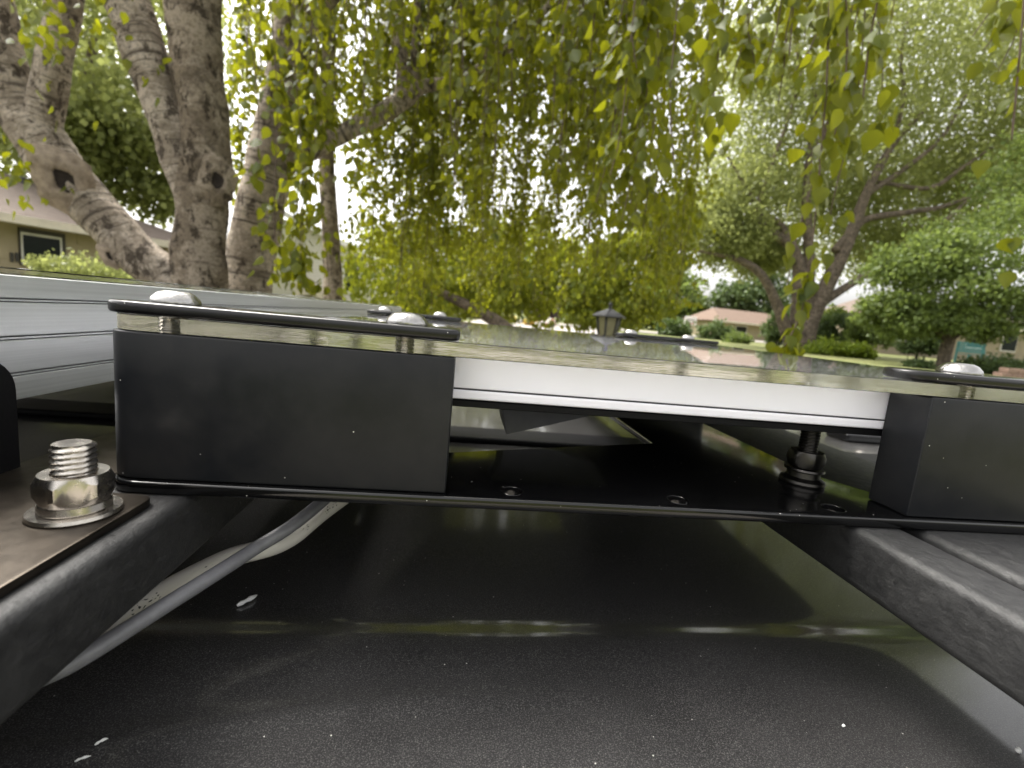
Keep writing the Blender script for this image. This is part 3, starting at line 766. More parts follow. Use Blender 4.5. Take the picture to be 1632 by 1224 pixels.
# ------------------------------------------------------------------ weeping birch: stem, dead limb, hanging curtain
YW = 3.3
bw = thing('birch_tree', 'weeping birch with slim leaning stem and a curtain of hanging leaves', 'tree', 'birch trees beside the vehicle')
b0 = at(392, 470, YW); bw.location = (b0.x, YW, gz(b0.x, YW)); gl = gz(b0.x, YW)
def Bp(px, py, Y=YW): return at(px, py, Y)
part('trunk', tube([Vector((b0.x, YW, gl - .1)), Vector((b0.x, YW, gl + .9)), Bp(395, 462), Bp(410, 360), Bp(428, 265), Bp(450, 160), Bp(466, 60), Bp(476, -20), Bp(490, -160), Bp(500, -340)], [.2, .17, .145, .140, .130, .120, .112, .108, .09, .06], 26, 12, .05, 8), M['birch'], bw, True)
part('limb', tube([Bp(420, 330), Bp(450, 268), Bp(500, 238), Bp(545, 214), Bp(600, 186), Bp(645, 158), Bp(668, 140), Bp(720, 128), Bp(780, 100), Bp(850, 40), Bp(920, -60)], [.08, .07, .058, .055, .057, .055, .04, .03, .026, .022, .016], 20, 10, .09, 9), M['birch'], bw, True)
part('limb', tube([Bp(640, 166), Bp(642, 110), Bp(634, 40), Bp(626, -40), Bp(620, -150)], [.05, .045, .038, .036, .03], 14, 8, .05, 10), M['birch'], bw, True)
part('limb', tube([Bp(662, 142), Bp(660, 100), Bp(664, 40), Bp(668, -60)], [.035, .028, .024, .02], 12, 8, .05, 11), M['birch_low'], bw, True)
part('limb', tube([Bp(466, 60), Bp(560, -60, 3.0), Bp(760, -200, 2.6), Bp(1000, -330, 2.2), Bp(1250, -420, 1.9), Bp(1560, -480, 1.7)], [.08, .075, .065, .05, .04, .025], 12, 8, .05, 12), M['birch'], bw, True)
# curtain strands: (x range, bottom y range, depth range, count, leaf size, material)
def strand(px, pyb, Y, top=-260):
    b = np.array(at(px, pyb, Y)); L = max(.25, np.array(at(px, top, Y))[2] - b[2])
    n = max(4, int(L / .07)); t = np.linspace(0, 1, n)
    sway = rng.normal(0, .05, 2); ph = rng.uniform(0, 6)
    return np.stack([b[0] + sway[0] * (1 - t) ** 2 + .015 * np.sin(t * 9 + ph), b[1] + sway[1] * (1 - t) ** 2 + .015 * np.cos(t * 8 + ph), b[2] + L * t], 1)
def strand_leaves(C, dens, spread):
    seg = np.linalg.norm(np.diff(C, axis=0), axis=1); L = seg.sum(); n = int(L * dens)
    cl = rng.random(max(3, n // 9)); tt = np.clip(cl[rng.integers(0, len(cl), n)] + rng.normal(0, .05 / max(L, .3), n), 0, .9999)
    t = np.where(rng.random(n) < .25, rng.random(n), tt) * (len(C) - 1); i = t.astype(int); f = (t - i)[:, None]
    p = C[i] * (1 - f) + C[np.minimum(i + 1, len(C) - 1)] * f
    a = rng.uniform(0, 6.28, n); out = np.stack([np.cos(a), np.sin(a), np.zeros(n)], 1)
    p = p + out * (np.abs(rng.normal(0, 1, n)) * spread)[:, None]
    d = unit(out * rng.uniform(.1, .8, n)[:, None] + np.array([0, 0, -1]) + rng.normal(0, .25, (n, 3)))
    s = unit(np.cross(d, unit(out + rng.normal(0, .8, (n, 3)))))
    return p, d, s
def strand_twig(bm, C, r=.0022):
    k = max(1, len(C) // 10); pts = C[::k]
    tube(pts, [r * .7] + [r] * (len(pts) - 2) + [r * 1.6], 4, 1, 0, 0, bm, False)
zones = [ # x0, x1, ybot0, ybot1, Y0, Y1, count, dens, spread, size
    (384, 470, 250, 470, 2.2, 2.9, 4, 30, .045, .060),
    (445, 500, 330, 480, 2.4, 3.2, 7, 60, .045, .056),
    (360, 410, 20, 380, 3.4, 4.4, 10, 50, .05, .046),
    (400, 480, 60, 260, 2.6, 4.2, 7, 45, .06, .046),
    (480, 570, 20, 300, 3.4, 4.8, 20, 58, .06, .046),
    (560, 760, 380, 500, 3.5, 5.8, 56, 62, .07, .046),
    (480, 640, 20, 110, 2.2, 3.0, 8, 50, .06, .048),
    (700, 780, 120, 400, 2.2, 4.0, 20, 55, .07, .048),
    (560, 720, 240, 420, 3.5, 4.4, 22, 58, .07, .048),
    (700, 760, 60, 240, 3.4, 4.4, 10, 60, .07, .048),
    (740, 900, 60, 270, 2.2, 4.2, 36, 60, .06, .047),
    (740, 960, 300, 500, 4.2, 6.5, 108, 48, .07, .048),
    (520, 700, 140, 290, 2.5, 3.1, 9, 50, .06, .046),
    (880, 980, 140, 320, 2.0, 3.6, 26, 62, .06, .050),
    (950, 1052, 220, 380, 1.5, 2.4, 17, 62, .05, .050),
    (1000, 1100, 330, 500, 3.0, 5.5, 28, 62, .07, .047),
    (940, 1010, 300, 455, 3.0, 5.5, 14, 62, .07, .047),
    (900, 1030, 0, 150, 1.5, 2.4, 14, 60, .05, .050),
    (1120, 1195, 40, 170, 1.5, 2.0, 5, 55, .045, .048),
    (1235, 1420, 40, 215, 1.3, 1.8, 12, 50, .05, .047),
    (1262, 1330, 330, 500, 1.3, 1.6, 3, 34, .035, .046),
    (1600, 1640, 60, 220, 1.2, 1.4, 3, 34, .035, .046),
]
bmt = bmesh.new(); PP = []; DD = []; SS = []; ZZ = []
for (x0, x1, a0, a1, Y0, Y1, cnt, dens, spr, sz) in zones:
    for k in range(cnt):
        Y = rng.uniform(Y0, Y1)
        C = strand(rng.uniform(x0, x1), rng.uniform(a0, a1), Y)
        C = C[C[:, 2] < EYE + 2.2 * Y * .62 + .4]
        if len(C) < 4: continue
        p, d, s = strand_leaves(C, dens, spr)
        PP.append(p); DD.append(d); SS.append(s); ZZ.append(np.clip(rng.normal(sz, sz * .22, len(p)), .02, .08)); strand_twig(bmt, C)
# leaf clumps added overhead, out of view, to dim and break up sky light
for k in range(260):
    c = np.array([rng.uniform(-3.2, 2.4), rng.uniform(-1.2, 3.4), EYE + rng.uniform(2.6, 4.6)]); n = 34
    p = c + rng.normal(size=(n, 3)) * np.array([.22, .22, .20])
    PP.append(p); DD.append(unit(rng.normal(0, .5, (n, 3)) + np.array([0, 0, -1]))); SS.append(unit(rng.normal(size=(n, 3)))); ZZ.append(rng.uniform(.05, .075, n))
P = np.concatenate(PP)
me = leaves_mesh('crown', P, np.concatenate(DD), np.concatenate(SS), np.concatenate(ZZ)); print('curtain leaves', len(P))
o = put('crown', me, M['leaf']); o.parent = bw; o.matrix_parent_inverse = Matrix.Translation(bw.location).inverted(); o['kind'] = 'stuff'
part('twigs', bmt, M['twig'], bw)['kind'] = 'stuff'

# nearest hanging branches: every leaf a piece of its own
LEAF = []
for k in range(5):
    fold = (.08, .16, .02, .22, .12)[k]; wd = (.40, .36, .43, .38, .34)[k]
    n1 = 6; bmv = []; us = [0, .08, .2, .35, .52, .7, .86, 1.0]; ws = [0, .55, .92, 1.0, .82, .5, .2, 0]
    bm = bmesh.new(); mid = [bm.verts.new((0, -u, -.10 * u * u * (1 + k * .4))) for u in us]
    for sgn in (-1, 1):
        edge = [None] + [bm.verts.new((sgn * w * wd * .95, -u + .02 * (i % 2), fold * w * .5 - .12 * u * u)) for i, (u, w) in enumerate(zip(us[1:-1], ws[1:-1]))] + [None]
        for i in range(len(us) - 1):
            a, b = edge[i], edge[i + 1]
            f = [mid[i], mid[i + 1]] + ([b] if b else []) + ([a] if a else [])
            bm.faces.new(f if sgn > 0 else f[::-1])
    me = bm2me(bm, 'leaf'); me.materials.append(M['leaf']); LEAF.append(me)
    me.polygons.foreach_set('use_smooth', [True] * len(me.polygons))
NEAR = []
def near_branch(pts, n, size, spread, side_len):
    C = catmull([np.array(at(*p)) for p in pts], 8)
    bm = tube([Vector(c) for c in C[::2]] , [.0028] + [.0022] * (len(C[::2]) - 2) + [.0012], 6, 2, 0)
    lim = part('hanging_branch', bm, M['twig'], bw, True)
    C = np.array(C)
    for k in range(n):
        t = rng.random() ** .9 * (len(C) - 1); i = min(int(t), len(C) - 2); p = C[i] + (C[i + 1] - C[i]) * (t - i)
        a = rng.uniform(0, 6.28); out = Vector((math.cos(a), math.sin(a), 0))
        off = abs(rng.normal(0, spread)); pos = Vector(p) + out * off + Vector((0, 0, -off * .5))
        o = bpy.data.objects.new('leaf', LEAF[rng.integers(0, 5)]); COL.objects.link(o)
        s = size * rng.uniform(.7, 1.25)
        q = Matrix.Rotation(rng.normal(0, .75) + (math.pi if rng.random() < .5 else 0), 4, 'Z') @ Matrix.Rotation(math.radians(rng.normal(68, 18)), 4, 'X') @ Matrix.Rotation(rng.normal(0, .5), 4, 'Y')
        o.parent = lim
        o.matrix_basis = Matrix.Translation(pos) @ q @ Matrix.Scale(s, 4)
near_branch([(1165, -160, 1.25), (1160, -60, 1.25), (1150, 40, 1.25), (1140, 130, 1.25), (1132, 185, 1.25)], 60, 0.052, .042, 0)
near_branch([(1090, -120, 1.5), (1075, 60, 1.5), (1068, 160, 1.5), (1075, 270, 1.5)], 24, 0.053, .04, 0)
near_branch([(1330, -160, 1.15), (1345, -40, 1.15), (1350, 60, 1.15), (1345, 150, 1.15), (1330, 215, 1.15)], 62, 0.048, .052, 0)
near_branch([(1395, -150, 1.1), (1400, -20, 1.1), (1385, 70, 1.1), (1375, 160, 1.1)], 32, 0.048, .04, 0)
near_branch([(1325, -100, 1.2), (1318, 120, 1.2), (1308, 250, 1.2), (1300, 340, 1.2), (1290, 420, 1.2), (1276, 500, 1.2), (1250, 552, 1.2)], 76, 0.048, .030, 0)
near_branch([(1640, -160, 1.0), (1632, 0, 1.0), (1622, 120, 1.0), (1612, 225, 1.0)], 16, 0.044, .03, 0)
near_branch([(1660, 150, 1.1), (1645, 300, 1.1), (1636, 425, 1.1)], 7, 0.046, .025, 0)
near_branch([(1280, -160, 1.4), (1270, -60, 1.4), (1262, 40, 1.4), (1258, 90, 1.4)], 10, 0.046, .03, 0)

# slim young birch stem
bs = thing('birch_tree', 'slim straight young birch stem before the pale sided house', 'tree', 'birch trees beside the vehicle')
b0 = at(530, 480, 4.6); bs.location = (b0.x, 4.6, gz(b0.x, 4.6))
part('trunk', tube([Vector((b0.x, 4.6, gz(b0.x, 4.6) - .1)), at(530, 480, 4.6), at(528, 400, 4.6), at(524, 320, 4.6), at(520, 230, 4.6), at(522, 120, 4.6), at(530, -40, 4.6), at(540, -200, 4.6)], [.10, .082, .078, .072, .065, .06, .05, .03], 18, 10, .06, 15), M['birch_low'], bs, True)
o = crown('crown', [(at(520, 60, 4.6), (.7, .6, .7)), (at(505, 150, 4.9), (.5, .6, .5))], 900, 40, .22, .055, M['leaf'], bs, .8); o['kind'] = 'stuff'

# ------------------------------------------------------------------ trees further off
def tree(name, label, px, Y, ells_px, per, clumps, spread, size, mat, trunk_r, barkm, limbs=(), droop=.3, shell=.45, group='trees across the yard', base_py=None):
    """ells_px: (px, py, Y, rx_px, rz_px); limbs: polylines in (px, py, Y) with radii"""
    gx = at(px, 560, Y); zb = gz(gx.x, Y)
    t = thing(name, label, 'tree', group); t.location = (gx.x, Y, zb)
    k = Y / FPX
    ells = [(at(a, b, c), (rx * c / FPX, max(rx, rz) * c / FPX * .8, rz * c / FPX)) for a, b, c, rx, rz in ells_px]
    if not limbs:
        top = ells[0][0]
        limbs = [([Vector((gx.x, Y, zb - .2)), Vector((gx.x, Y, zb)).lerp(top, .5) + Vector((.02 * Y, 0, 0)), top], [trunk_r, trunk_r * .8, trunk_r * .3])]
        for e in (ells[1:] if droop < 1 else ()):
            limbs.append(([Vector((gx.x, Y, zb)).lerp(top, .45), e[0]], [trunk_r * .5, trunk_r * .15]))
    else: limbs = [([at(*q) if len(q) == 3 and isinstance(q, tuple) else q for q in pts], rad) for pts, rad in limbs]
    for i, (pts, rad) in enumerate(limbs):
        part('limb' if i else 'trunk', tube(pts, rad, 10, 6, .06, i + 20), barkm, t, True)
    crown('crown', ells, per, clumps, spread, size, mat, t, droop, shell)
    return t
# tall pale green tree behind the forked birch
tree('shade_tree', 'pale green shade tree seen between the forked birch limbs, above the ranch house', 130, 13, [(150, 120, 13, 150, 150), (90, 230, 13, 110, 90), (210, 250, 13.5, 90, 80), (160, 10, 14, 170, 130), (20, 120, 14, 150, 170)], 5200, 60, .16, .17, M['leaf_far'], .2, M['brown_bark'],
     [([Vector((at(130, 560, 13).x, 13, gz(at(130, 560, 13).x, 13) - .2)), (128, 330, 13), (130, 220, 13), (150, 60, 13)], [.28, .22, .17, .08]), ([(130, 240, 13), (112, 190, 13), (106, 140, 13)], [.12, .08, .04]), ([(128, 250, 13), (160, 225, 13), (200, 190, 13)], [.1, .07, .03])])
# yellow green weeping birch further back in the middle
tree('weeping_tree', 'yellow green weeping tree behind the hanging curtain, above the post lamp', 860, 11, [(640, 440, 11, 90, 90), (770, 430, 11.5, 80, 80), (850, 430, 12, 75, 85), (930, 445, 11, 75, 75), (1010, 440, 11, 75, 85), (1060, 380, 11, 40, 70)], 3600, 60, .17, .13, M['leaf_y'], .18, M['brown_bark'], droop=1.2)
tree('round_tree', 'dim olive tree low behind the red and white blossoms', 760, 26, [(700, 440, 26, 90, 70), (800, 455, 27, 90, 60)], 3600, 50, .2, .26, M['leaf_dk'], .25, M['brown_bark'], group='distant trees')
tree('round_tree', 'small purple leaved tree above the yellow blossoms', 872, 24, [(873, 492, 24, 16, 24), (868, 480, 24, 10, 14)], 500, 18, .25, .2, M['leaf_purple'], .12, M['brown_bark'], group='distant trees')
tree('round_tree', 'bright green distant tree right of the post lamp', 1080, 48, [(1075, 470, 48, 48, 45), (1040, 490, 48, 40, 40), (1105, 495, 46, 26, 26)], 3000, 40, .2, .42, M['leaf_mid'], .4, M['brown_bark'], group='distant trees')
tree('round_tree', 'grey green distant tree between the terracotta roof and the willow', 1190, 44, [(1175, 475, 44, 36, 30), (1225, 470, 44, 40, 50)], 2600, 40, .2, .40, M['leaf_dk'], .4, M['brown_bark'], group='distant trees')
tree('round_tree', 'distant tree closing the view behind the left part of the curtain', 620, 40, [(600, 440, 40, 80, 50), (660, 470, 40, 50, 40)], 2600, 40, .2, .40, M['leaf_dk'], .4, M['brown_bark'], group='distant trees')
tree('round_tree', 'distant tree behind the post lamp', 950, 42, [(930, 480, 42, 60, 40), (985, 490, 42, 45, 35)], 2600, 40, .2, .38, M['leaf_mid'], .4, M['brown_bark'], group='distant trees')
# big willow on the right
YT = 17.0
gx = at(1285, 560, YT); zb = gz(gx.x, YT)
T0 = Vector((gx.x, YT, zb - .2))
wl = [([T0, (1280, 535, YT), (1300, 490, YT), (1335, 420, YT), (1362, 360, YT), (1380, 310, YT), (1420, 235, YT), (1470, 180, YT)], [0.540, 0.446, 0.324, 0.259, 0.216, 0.173, 0.122, 0.058]),
      ([T0, (1258, 540, YT), (1240, 490, YT), (1215, 440, YT), (1180, 415, YT), (1140, 405, YT), (1105, 398, YT)], [0.288, 0.245, 0.187, 0.158, 0.122, 0.072, 0.036]),
      ([T0, (1270, 520, YT), (1275, 440, YT), (1262, 395, YT), (1230, 370, YT), (1195, 345, YT)], [0.288, 0.259, 0.245, 0.202, 0.144, 0.072]),
      ([(1268, 420, YT), (1245, 360, YT), (1218, 350, YT), (1190, 352, YT)], [0.187, 0.144, 0.108, 0.058]),
      ([T0, (1285, 500, YT), (1290, 420, YT), (1285, 330, YT), (1290, 240, YT), (1298, 170, YT), (1296, 80, YT)], [0.288, 0.245, 0.202, 0.158, 0.115, 0.086, 0.043]),
      ([(1200, 345, YT), (1238, 240, YT), (1268, 150, YT), (1270, 70, YT), (1262, 0, YT)], [0.072, 0.065, 0.058, 0.043, 0.022]),
      ([(1330, 400, YT), (1362, 365, YT), (1385, 348, YT), (1450, 338, YT), (1500, 330, YT), (1548, 312, YT)], [0.158, 0.144, 0.130, 0.108, 0.086, 0.043]),
      ([(1305, 485, YT), (1360, 450, YT), (1420, 408, YT), (1490, 365, YT), (1545, 315, YT)], [0.173, 0.144, 0.115, 0.094, 0.043]),
      ([(1420, 235, YT), (1440, 160, YT), (1436, 90, YT), (1450, 20, YT)], [.09, .07, .05, .03]),
      ([(1290, 240, YT), (1330, 190, YT), (1350, 120, YT), (1352, 60, YT)], [.09, .07, .05, .03]),
      ([(1230, 370, YT), (1190, 300, YT), (1160, 250, YT)], [.09, .06, .03]),
      ([(1380, 310, YT), (1440, 270, YT), (1500, 220, YT), (1540, 150, YT)], [.12, .09, .07, .04]),
      ([(1400, 290, YT), (1480, 300, YT), (1530, 270, YT), (1580, 235, YT)], [0.072, 0.086, 0.072, 0.036])]
tree('willow_tree', 'huge spreading willow with many dark limbs on the right', 1285, YT,
     [(1180, 300, YT + 1, 100, 80), (1260, 200, YT + 1.5, 120, 140), (1400, 110, YT + 1, 180, 160), (1380, 250, YT + 2.5, 140, 100), (1540, 160, YT + 1.5, 150, 160), (1150, 370, YT + .6, 75, 55), (1230, 90, YT + 1, 80, 120), (1480, -40, YT, 190, 120), (1330, 320, YT + 3, 110, 70), (1600, 300, YT + 3, 100, 100), (1480, 310, YT + 3, 100, 80), (1600, 60, YT + 1, 140, 140), (1660, 190, YT, 130, 130), (1400, 400, YT + 3.4, 110, 50), (1210, 400, YT + 2.5, 60, 40)],
     9500, 110, .23, .135, M['leaf_far'], .7, M['brown_bark'], wl, droop=.5, shell=.25)
# small maple at the right
YM = 12.0
tree('maple_tree', 'small dense green maple on the lawn at the right', 1505, YM,
     [(1500, 440, YM, 110, 75), (1590, 400, YM, 110, 100), (1430, 500, YM, 60, 40), (1590, 500, YM, 80, 45), (1500, 510, YM, 70, 32), (1640, 300, YM + 1, 90, 90), (1470, 420, YM, 70, 50)],
     5500, 60, .17, .105, M['leaf_mid'], .11, M['brown_bark'],
     [([Vector((at(1502, 590, YM).x, YM, gz(at(1502, 590, YM).x, YM) - .1)), (1504, 575, YM), (1512, 540, YM), (1530, 480, YM), (1545, 400, YM)], [.19, .16, .15, .11, .05]), ([(1512, 545, YM), (1560, 500, YM), (1600, 450, YM)], [.09, .06, .03]), ([(1510, 545, YM), (1470, 500, YM), (1440, 460, YM)], [.08, .05, .03])])

# ------------------------------------------------------------------ shrubs
def shrub(name, label, px, py, Y, rx, rz, mat, n=900, size=.08, extra=None, droop=0, group='shrubs across the yard'):
    c = at(px, py, Y); zb = gz(c.x, Y)
    t = thing(name, label, 'shrub', group); t.location = (c.x, Y, zb)
    k = Y / FPX
    part('stem', tube([Vector((c.x, Y, zb - .05)), Vector((c.x + .02, Y, (zb + c.z) / 2)), c], [.03 * Y / 10 + .01, .02 * Y / 10 + .008, .006], 7, 4, .05), M['brown_bark'], t, True)
    ells = [(c, (rx * k, rx * k * .8, rz * k)), (c + Vector((rx * k * .4, 0, -rz * k * .35)), (rx * k * .7, rx * k * .6, rz * k * .7)), (c + Vector((-rx * k * .45, 0, -rz * k * .3)), (rx * k * .6, rx * k * .6, rz * k * .7))]
    crown('foliage', ells, n, 30, .2, size, mat, t, droop)
    if extra:
        for em, en, es in extra: crown('blossom', ells[:1], en, 14, .22, es, em, t, droop)
    return t
shrub('shrub', 'lime green shrub at the foot of the willow', 1322, 555, 15.5, 36, 15, M['leaf_lime'], 1100, .10)
shrub('shrub', 'lime green low shrub right of the willow trunk, beside the taller one', 1370, 558, 15, 28, 12, M['leaf_lime'], 900, .10)
shrub('shrub', 'loose green shrub between the willow and the brown roofed house', 1385, 525, 17, 38, 32, M['leaf_mid'], 1100, .13)
shrub('shrub', 'dark evergreen shrub right behind the willow trunk', 1330, 520, 18.5, 34, 28, M['leaf_dk'], 1100, .13)
shrub('shrub', 'bushy dark shrub under the maple crown', 1465, 545, 14, 30, 22, M['leaf_dk'], 900, .10)
shrub('shrub', 'rounded bright green shrub before the terracotta roofed house', 1176, 542, 22, 22, 13, M['leaf_mid'], 900, .12)
shrub('shrub', 'broad olive shrub beside the basketball hoop', 1140, 530, 26, 26, 20, M['leaf_dk'], 900, .16)
shrub('shrub', 'tall olive shrub left of the basketball hoop', 1075, 520, 26, 26, 20, M['leaf_dk'], 900, .16)
shrub('shrub', 'grey shrub at the right of the terracotta roofed house', 1240, 520, 21, 22, 30, M['leaf_dk'], 900, .14)
shrub('shrub', 'low spreading dark juniper by the maple trunk', 1590, 582, 11.5, 62, 12, M['leaf_dk'], 1400, .09)
shrub('shrub', 'small dark shrub left of the maple trunk', 1465, 580, 11.5, 22, 8, M['leaf_dk'], 500, .08)
shrub('shrub', 'yellow green shrub behind the lime shrubs by the brown roofed house', 1330, 500, 21, 16, 16, M['leaf_lime'], 500, .13)
shrub('flowering_shrub', 'bush with yellow blossoms beyond the clear sheet', 848, 512, 20, 11, 8, M['leaf_mid'], 300, .07, [(M['petal_y'], 260, .10)])
shrub('flowering_shrub', 'bush with white and red blossoms beyond the clear sheet', 873, 515, 19, 13, 9, M['leaf_mid'], 120, .07, [(M['petal_w'], 420, .11), (M['petal_r'], 120, .12)])
shrub('flowering_shrub', 'tiny orange yellow blossoming plant left of the yellow bush', 816, 508, 21, 5, 5, M['leaf_mid'], 60, .07, [(M['petal_y'], 60, .10)])
shrub('shrub', 'pale green shrub under the ranch house window', 125, 425, 8.2, 50, 18, M['leaf_far'], 900, .055)
shrub('shrub', 'green shrub before the ranch house behind the birch fork', 195, 440, 8.6, 40, 16, M['leaf_far'], 700, .055)
shrub('shrub', 'dark leafy shrub between the forked birch and the leaning stem', 372, 445, 5.2, 26, 34, M['leaf_dk'], 500, .06)

# ------------------------------------------------------------------ houses
def house_from(p0, p1, depth, zbase, eave, ridge, wall, roofm, name, label, over=.4, hip=0.0):
    """front wall foot from p0 to p1 (plan), depth behind; heights absolute"""
    p0 = Vector(p0[:2]); p1 = Vector(p1[:2]); u = (p1 - p0).normalized(); v = Vector((-u.y, u.x))
    if v.y < 0 and abs(v.y) > .2: v = -v
    t = thing(name, label, 'house', 'houses of the neighbourhood'); t.location = ((p0.x + p1.x) / 2, (p0.y + p1.y) / 2, zbase)
    L = (p1 - p0).length
    def W(a, d, z): q = p0 + u * a + v * d; return Vector((q.x, q.y, z))
    def solid(name, pts, faces, mat, par=t):
        bm = bmesh.new(); vs = [bm.verts.new(p) for p in pts]
        for f in faces: bm.faces.new([vs[i] for i in f])
        bmesh.ops.recalc_face_normals(bm, faces=bm.faces[:]); return part(name, bm, mat, par)
    def wb(name, a0, a1, d0, d1, z0, z1, mat, par=t):
        return solid(name, [W(a, d, z) for z in (z0, z1) for d in (d0, d1) for a in (a0, a1)], ((0, 2, 3, 1), (4, 5, 7, 6), (0, 1, 5, 4), (2, 6, 7, 3), (0, 4, 6, 2), (1, 3, 7, 5)), mat, par)
    wb('wall', 0, L, 0, depth, zbase - .5, eave, wall)
    h = hip * depth / 2
    o_ = over
    pts = [W(-o_, -o_, eave), W(L + o_, -o_, eave), W(L + o_, depth + o_, eave), W(-o_, depth + o_, eave), W(h - (o_ if not hip else 0), depth / 2, ridge), W(L - h + (o_ if not hip else 0), depth / 2, ridge)]
    pts = [p + Vector((0, 0, .04)) for p in pts]
    rf = solid('roof', pts, ((0, 1, 5, 4), (2, 3, 4, 5), (1, 2, 5), (3, 0, 4), (3, 2, 1, 0)), roofm)
    wb('gutter', -o_ - .02, L + o_ + .02, -o_ - .09, -o_ + .03, eave - .08, eave + .06, M['trim'])
    wb('soffit', -o_ + .02, L + o_ - .02, -o_ + .05, .0, eave - .02, eave + .02, M['trim'])
    return t, W, wb, rf, L
# ranch house on the left
q0 = at(-420, 400, 7.2); q1 = at(320, 400, 12.4)
zb = gz(0, 9) - .3; ev = at(100, 360, 9.6).z
H, W, wb, rf, L = house_from(q0, q1, 7, zb, ev, ev + 1.35, M['cream'], M['shingle'], 'ranch_house', 'cream stone ranch house with brown shingle roof behind the forked birch', .45, .8)
def along(px, py):      # pixel to (metres along the front wall, height)
    r = pray(px, py); A2 = Vector((q0.x, q0.y)); U = (Vector((q1.x, q1.y)) - A2)
    det = r.x * (-U.y) + U.x * r.y; tt = (A2.x * (-U.y) + U.x * A2.y) / det
    p = r * tt; return (Vector((p.x, p.y)) - A2).dot(U.normalized()), p.z + EYE
a0, z1 = along(28, 366); a1, _ = along(102, 380); _, z0 = along(30, 422)
w = wb('window', a0, a1, -.05, .02, z0, z1 + .05, M['dark_trim'])
ww = a1 - a0; hh = z1 - z0
wb('frame', a0 + .02 * ww, a1 - .10 * ww, -.075, -.045, z0 + .02, z1 - .05 * hh, M['white_trim'], w)
wb('pane', a0 + .055 * ww, a1 - .15 * ww, -.085, -.07, z0 + .09 * hh, z1 - .12 * hh, M['pane'], w)
# courses of cream stone
zc = zb; i = 0
while zc < ev - .05:
    aa = rng.uniform(0, .5)
    while aa < L:
        ln = rng.uniform(.6, 1.3)
        b_ = min(L - .01, aa + ln)
        if not (b_ > a0 - .05 and aa < a1 + .05 and zc + .2 > z0 - .02 and zc < z1 + .07) and L - aa < 9.5 and b_ - aa > .1:
            wb('stone', aa + .01, b_ - .01, -.018 - .01 * rng.random(), .01, zc + .01, min(zc + .2, ev - .04), M['cream'] if rng.random() < .7 else M['cream_dk'])
        aa += ln
    zc += .21
# roof vent
vp = at(35, 292, 11.6)
vt = part('chimney', wbox(vp.x - .10, vp.x + .10, vp.y - .1, vp.y + .1, vp.z - .5, vp.z + .12, .01), M['lamp_black'], rf)
for hx in (18, 26):
    aH, zH = along(hx, 410)
    wb('vent_slot', aH - .02, aH + .02, -.035, -.02, zH - .08, zH + .08, M['dark_trim'])

# pale sided house behind the slim stem
hs0 = at(452, 470, 17.0)
hw = thing('sided_house', 'pale house with fine horizontal siding behind the slim birch stem', 'house', 'houses of the neighbourhood')
hw.location = (hs0.x, 17, gz(hs0.x, 17))
def poly(name, pix, Y, th, mat, par, dy=0):
    bm = bmesh.new(); a = [bm.verts.new(at(x, y, Y + dy)) for x, y in pix]; b = [bm.verts.new(at(x, y, Y + dy) + Vector((0, th, 0))) for x, y in pix]
    bm.faces.new(a); bm.faces.new(b[::-1]); n = len(pix)
    for i in range(n): bm.faces.new((a[i], b[i], b[(i + 1) % n], a[(i + 1) % n]))
    bmesh.ops.recalc_face_normals(bm, faces=bm.faces[:]); return part(name, bm, mat, par)
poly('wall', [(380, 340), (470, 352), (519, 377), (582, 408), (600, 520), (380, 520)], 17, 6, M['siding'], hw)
poly('roof', [(372, 292), (470, 345), (519, 371), (592, 405), (592, 411), (519, 379), (470, 354), (372, 302)], 16.7, 7, M['white_trim'], hw)
poly('lower_roof', [(470, 450), (498, 452), (560, 490), (560, 496), (496, 470), (470, 470)], 16.2, 1.0, M['trim'], hw)
w = poly('window', [(545, 420), (575, 425), (577, 470), (547, 468)], 16.94, .04, M['white_trim'], hw)
poly('pane', [(549, 425), (571, 429), (573, 465), (550, 463)], 16.9, .03, M['pane'], w)

# terracotta roofed house and brown roofed house on the right
def far_house(px0, px1, Y, py_eave, py_ridge, wall, roofm, name, label, dep):
    p0 = at(px0, py_eave, Y); p1 = at(px1, py_eave, Y + 2)
    H, W, wb, rf, L = house_from(p0, p1, dep, gz(p0.x, Y), p0.z, at(px0, py_ridge, Y + dep / 2).z, wall, roofm, name, label, .6, .3)
    zb = gz(p0.x, Y); h = p0.z - zb
    for k in range(4):
        a = L * (.12 + .22 * k); w = wb('window', a, a + L * .1, -.06, .02, p0.z - h * .62, p0.z - h * .15, M['white_trim'])
        wb('pane', a + .08, a + L * .1 - .08, -.09, -.05, p0.z - h * .62 + .08, p0.z - h * .15 - .08, M['pane'], w)
    return H
far_house(1150, 1330, 38, 512, 492, M['cream'], M['shingle_or'], 'ranch_house', 'low house with terracotta roof behind the basketball hoop', 4)
far_house(1392, 1660, 27, 500, 478, M['cream_dk'], M['shingle'], 'ranch_house', 'low house with brown roof behind the willow and the maple', 3)

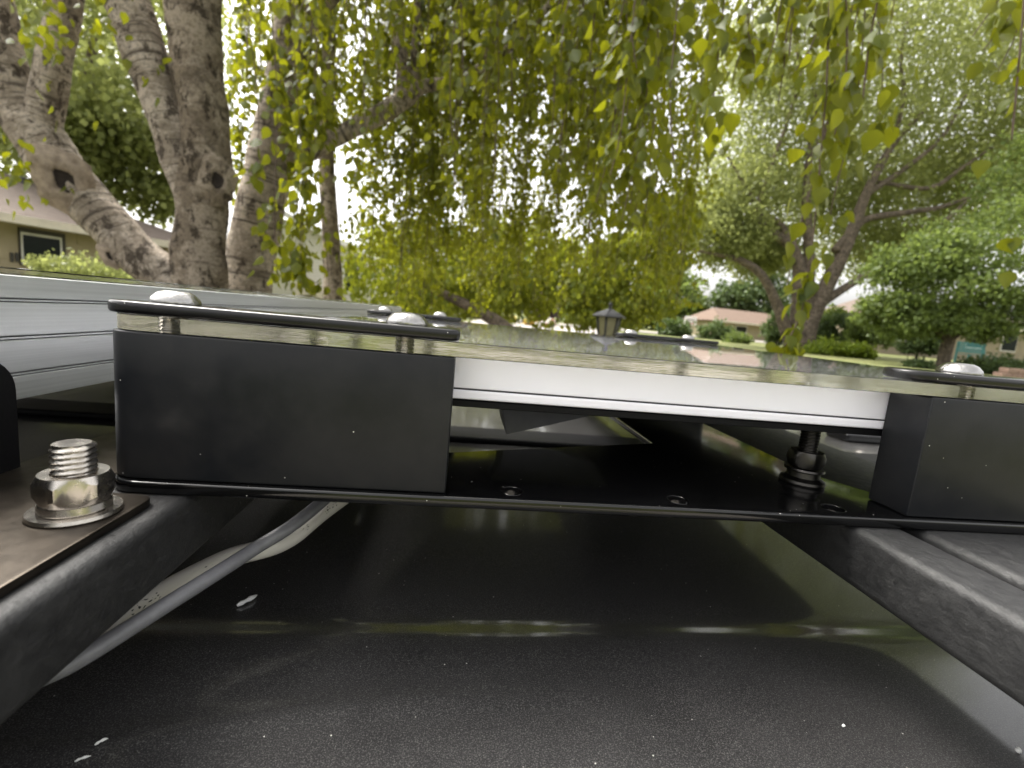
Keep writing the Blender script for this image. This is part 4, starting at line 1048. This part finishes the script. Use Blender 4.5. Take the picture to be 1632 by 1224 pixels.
# ------------------------------------------------------------------ post lamp
lp = at(969, 520, 5.0); k = 5.0 / FPX
pl = thing('post_lamp', 'black lantern post lamp with pale panes beyond the clear sheet', 'lamp'); zg = gz(lp.x, 5.0); pl.location = (lp.x, 5.0, zg)
ctop = at(969, 504, 5.0); zt = ctop.z
part('post', lathe([(.055, 0), (.055, .1), (.035, .14), (.032, zt - .32 - zg), (.05, zt - .30 - zg), (.09, zt - .26 - zg)], 16, (lp.x, 5, zg)), M['lamp_black'], pl, True)
part('cap', lathe([(.185, -.005), (.19, .01), (.14, .04), (.07, .072), (.02, .092), (.018, .12), (.026, .135), (.012, .16), (0, .165)], 6, (lp.x, 5, zt - .01)), M['lamp_black'], pl)
bm = bmesh.new()
lathe([(.085, -.25), (.125, -.01)], 6, (lp.x, 5, zt), bm); part('pane', bm, M['lamp_glass'], pl)
for i in range(6):
    a = 2 * math.pi * i / 6; c, s = math.cos(a), math.sin(a)
    part('corner_bar', tube([Vector((lp.x + c * .088, 5 + s * .088, zt - .255)), Vector((lp.x + c * .129, 5 + s * .129, zt - .005))], [.013, .013], 6, 2), M['lamp_black'], pl)
part('base_ring', lathe([(.05, -.28), (.095, -.265), (.095, -.245), (.05, -.24)], 12, (lp.x, 5, zt)), M['lamp_black'], pl)

# basketball hoop
hp = at(1101, 516, 34); zg = gz(hp.x, 34)
bh = thing('basketball_hoop', 'white basketball backboard on a pole across the street', 'hoop'); bh.location = (hp.x - .4, 34, zg)
part('pole', tube([Vector((hp.x - .35, 34.3, zg)), Vector((hp.x - .35, 34.3, hp.z + .2)), Vector((hp.x - .2, 34.1, hp.z + .3))], [.07, .07, .05], 8, 4), M['white_trim'], bh)
b_ = part('backboard', wbox(hp.x - .48, hp.x + .42, 34, 34.05, hp.z - .1, hp.z + .55, .01), M['white_trim'], bh)
part('target_square', wbox(hp.x - .26, hp.x + .2, 33.985, 33.995, hp.z + .0, hp.z + .32), M['dark_trim'], b_)
part('target_centre', wbox(hp.x - .2, hp.x + .14, 33.975, 33.983, hp.z + .05, hp.z + .27), M['white_trim'], b_)
bm = lathe([(.2, 0), (.225, .012), (.2, .024)], 18, (hp.x - .03, 33.75, hp.z - .02)); part('rim', bm, M['petal_r'], bh)

# teal garden bench
bp = at(1565, 556, 17); zg = gz(bp.x, 17)
gb = thing('garden_bench', 'teal garden bench under the maple far right', 'bench'); gb.location = (bp.x, 17, zg)
for i in range(4): part('seat_slat', wbox(bp.x - .65, bp.x + .65, 16.9 + i * .11, 16.99 + i * .11, zg + .43, zg + .46, .004), M['teal'], gb)
for i in range(4): part('back_slat', wbox(bp.x - .65, bp.x + .65, 17.36 + i * .02, 17.39 + i * .02, zg + .52 + i * .11, zg + .61 + i * .11, .004), M['teal'], gb)
for s in (-.6, .6):
    part('leg', wbox(bp.x + s - .03, bp.x + s + .03, 16.9, 16.96, zg, zg + .43), M['teal'], gb)
    part('leg', wbox(bp.x + s - .03, bp.x + s + .03, 17.40, 17.46, zg, zg + .95), M['teal'], gb)
# low retaining wall of blocks at the right edge
rw = thing('garden_wall', 'low reddish block garden wall at the right edge', 'wall'); wp0 = at(1590, 596, 10.5); rw.location = (wp0.x, 10.5, gz(wp0.x, 10.5))
for row in range(2):
    for i in range(9):
        x = wp0.x + i * .31 + row * .15
        part('block', wbox(x, x + .30, 10.4, 10.62, gz(x, 10.5) - .02 + row * .125, gz(x, 10.5) + .10 + row * .125, .012, 1), M['brick_red'], rw)
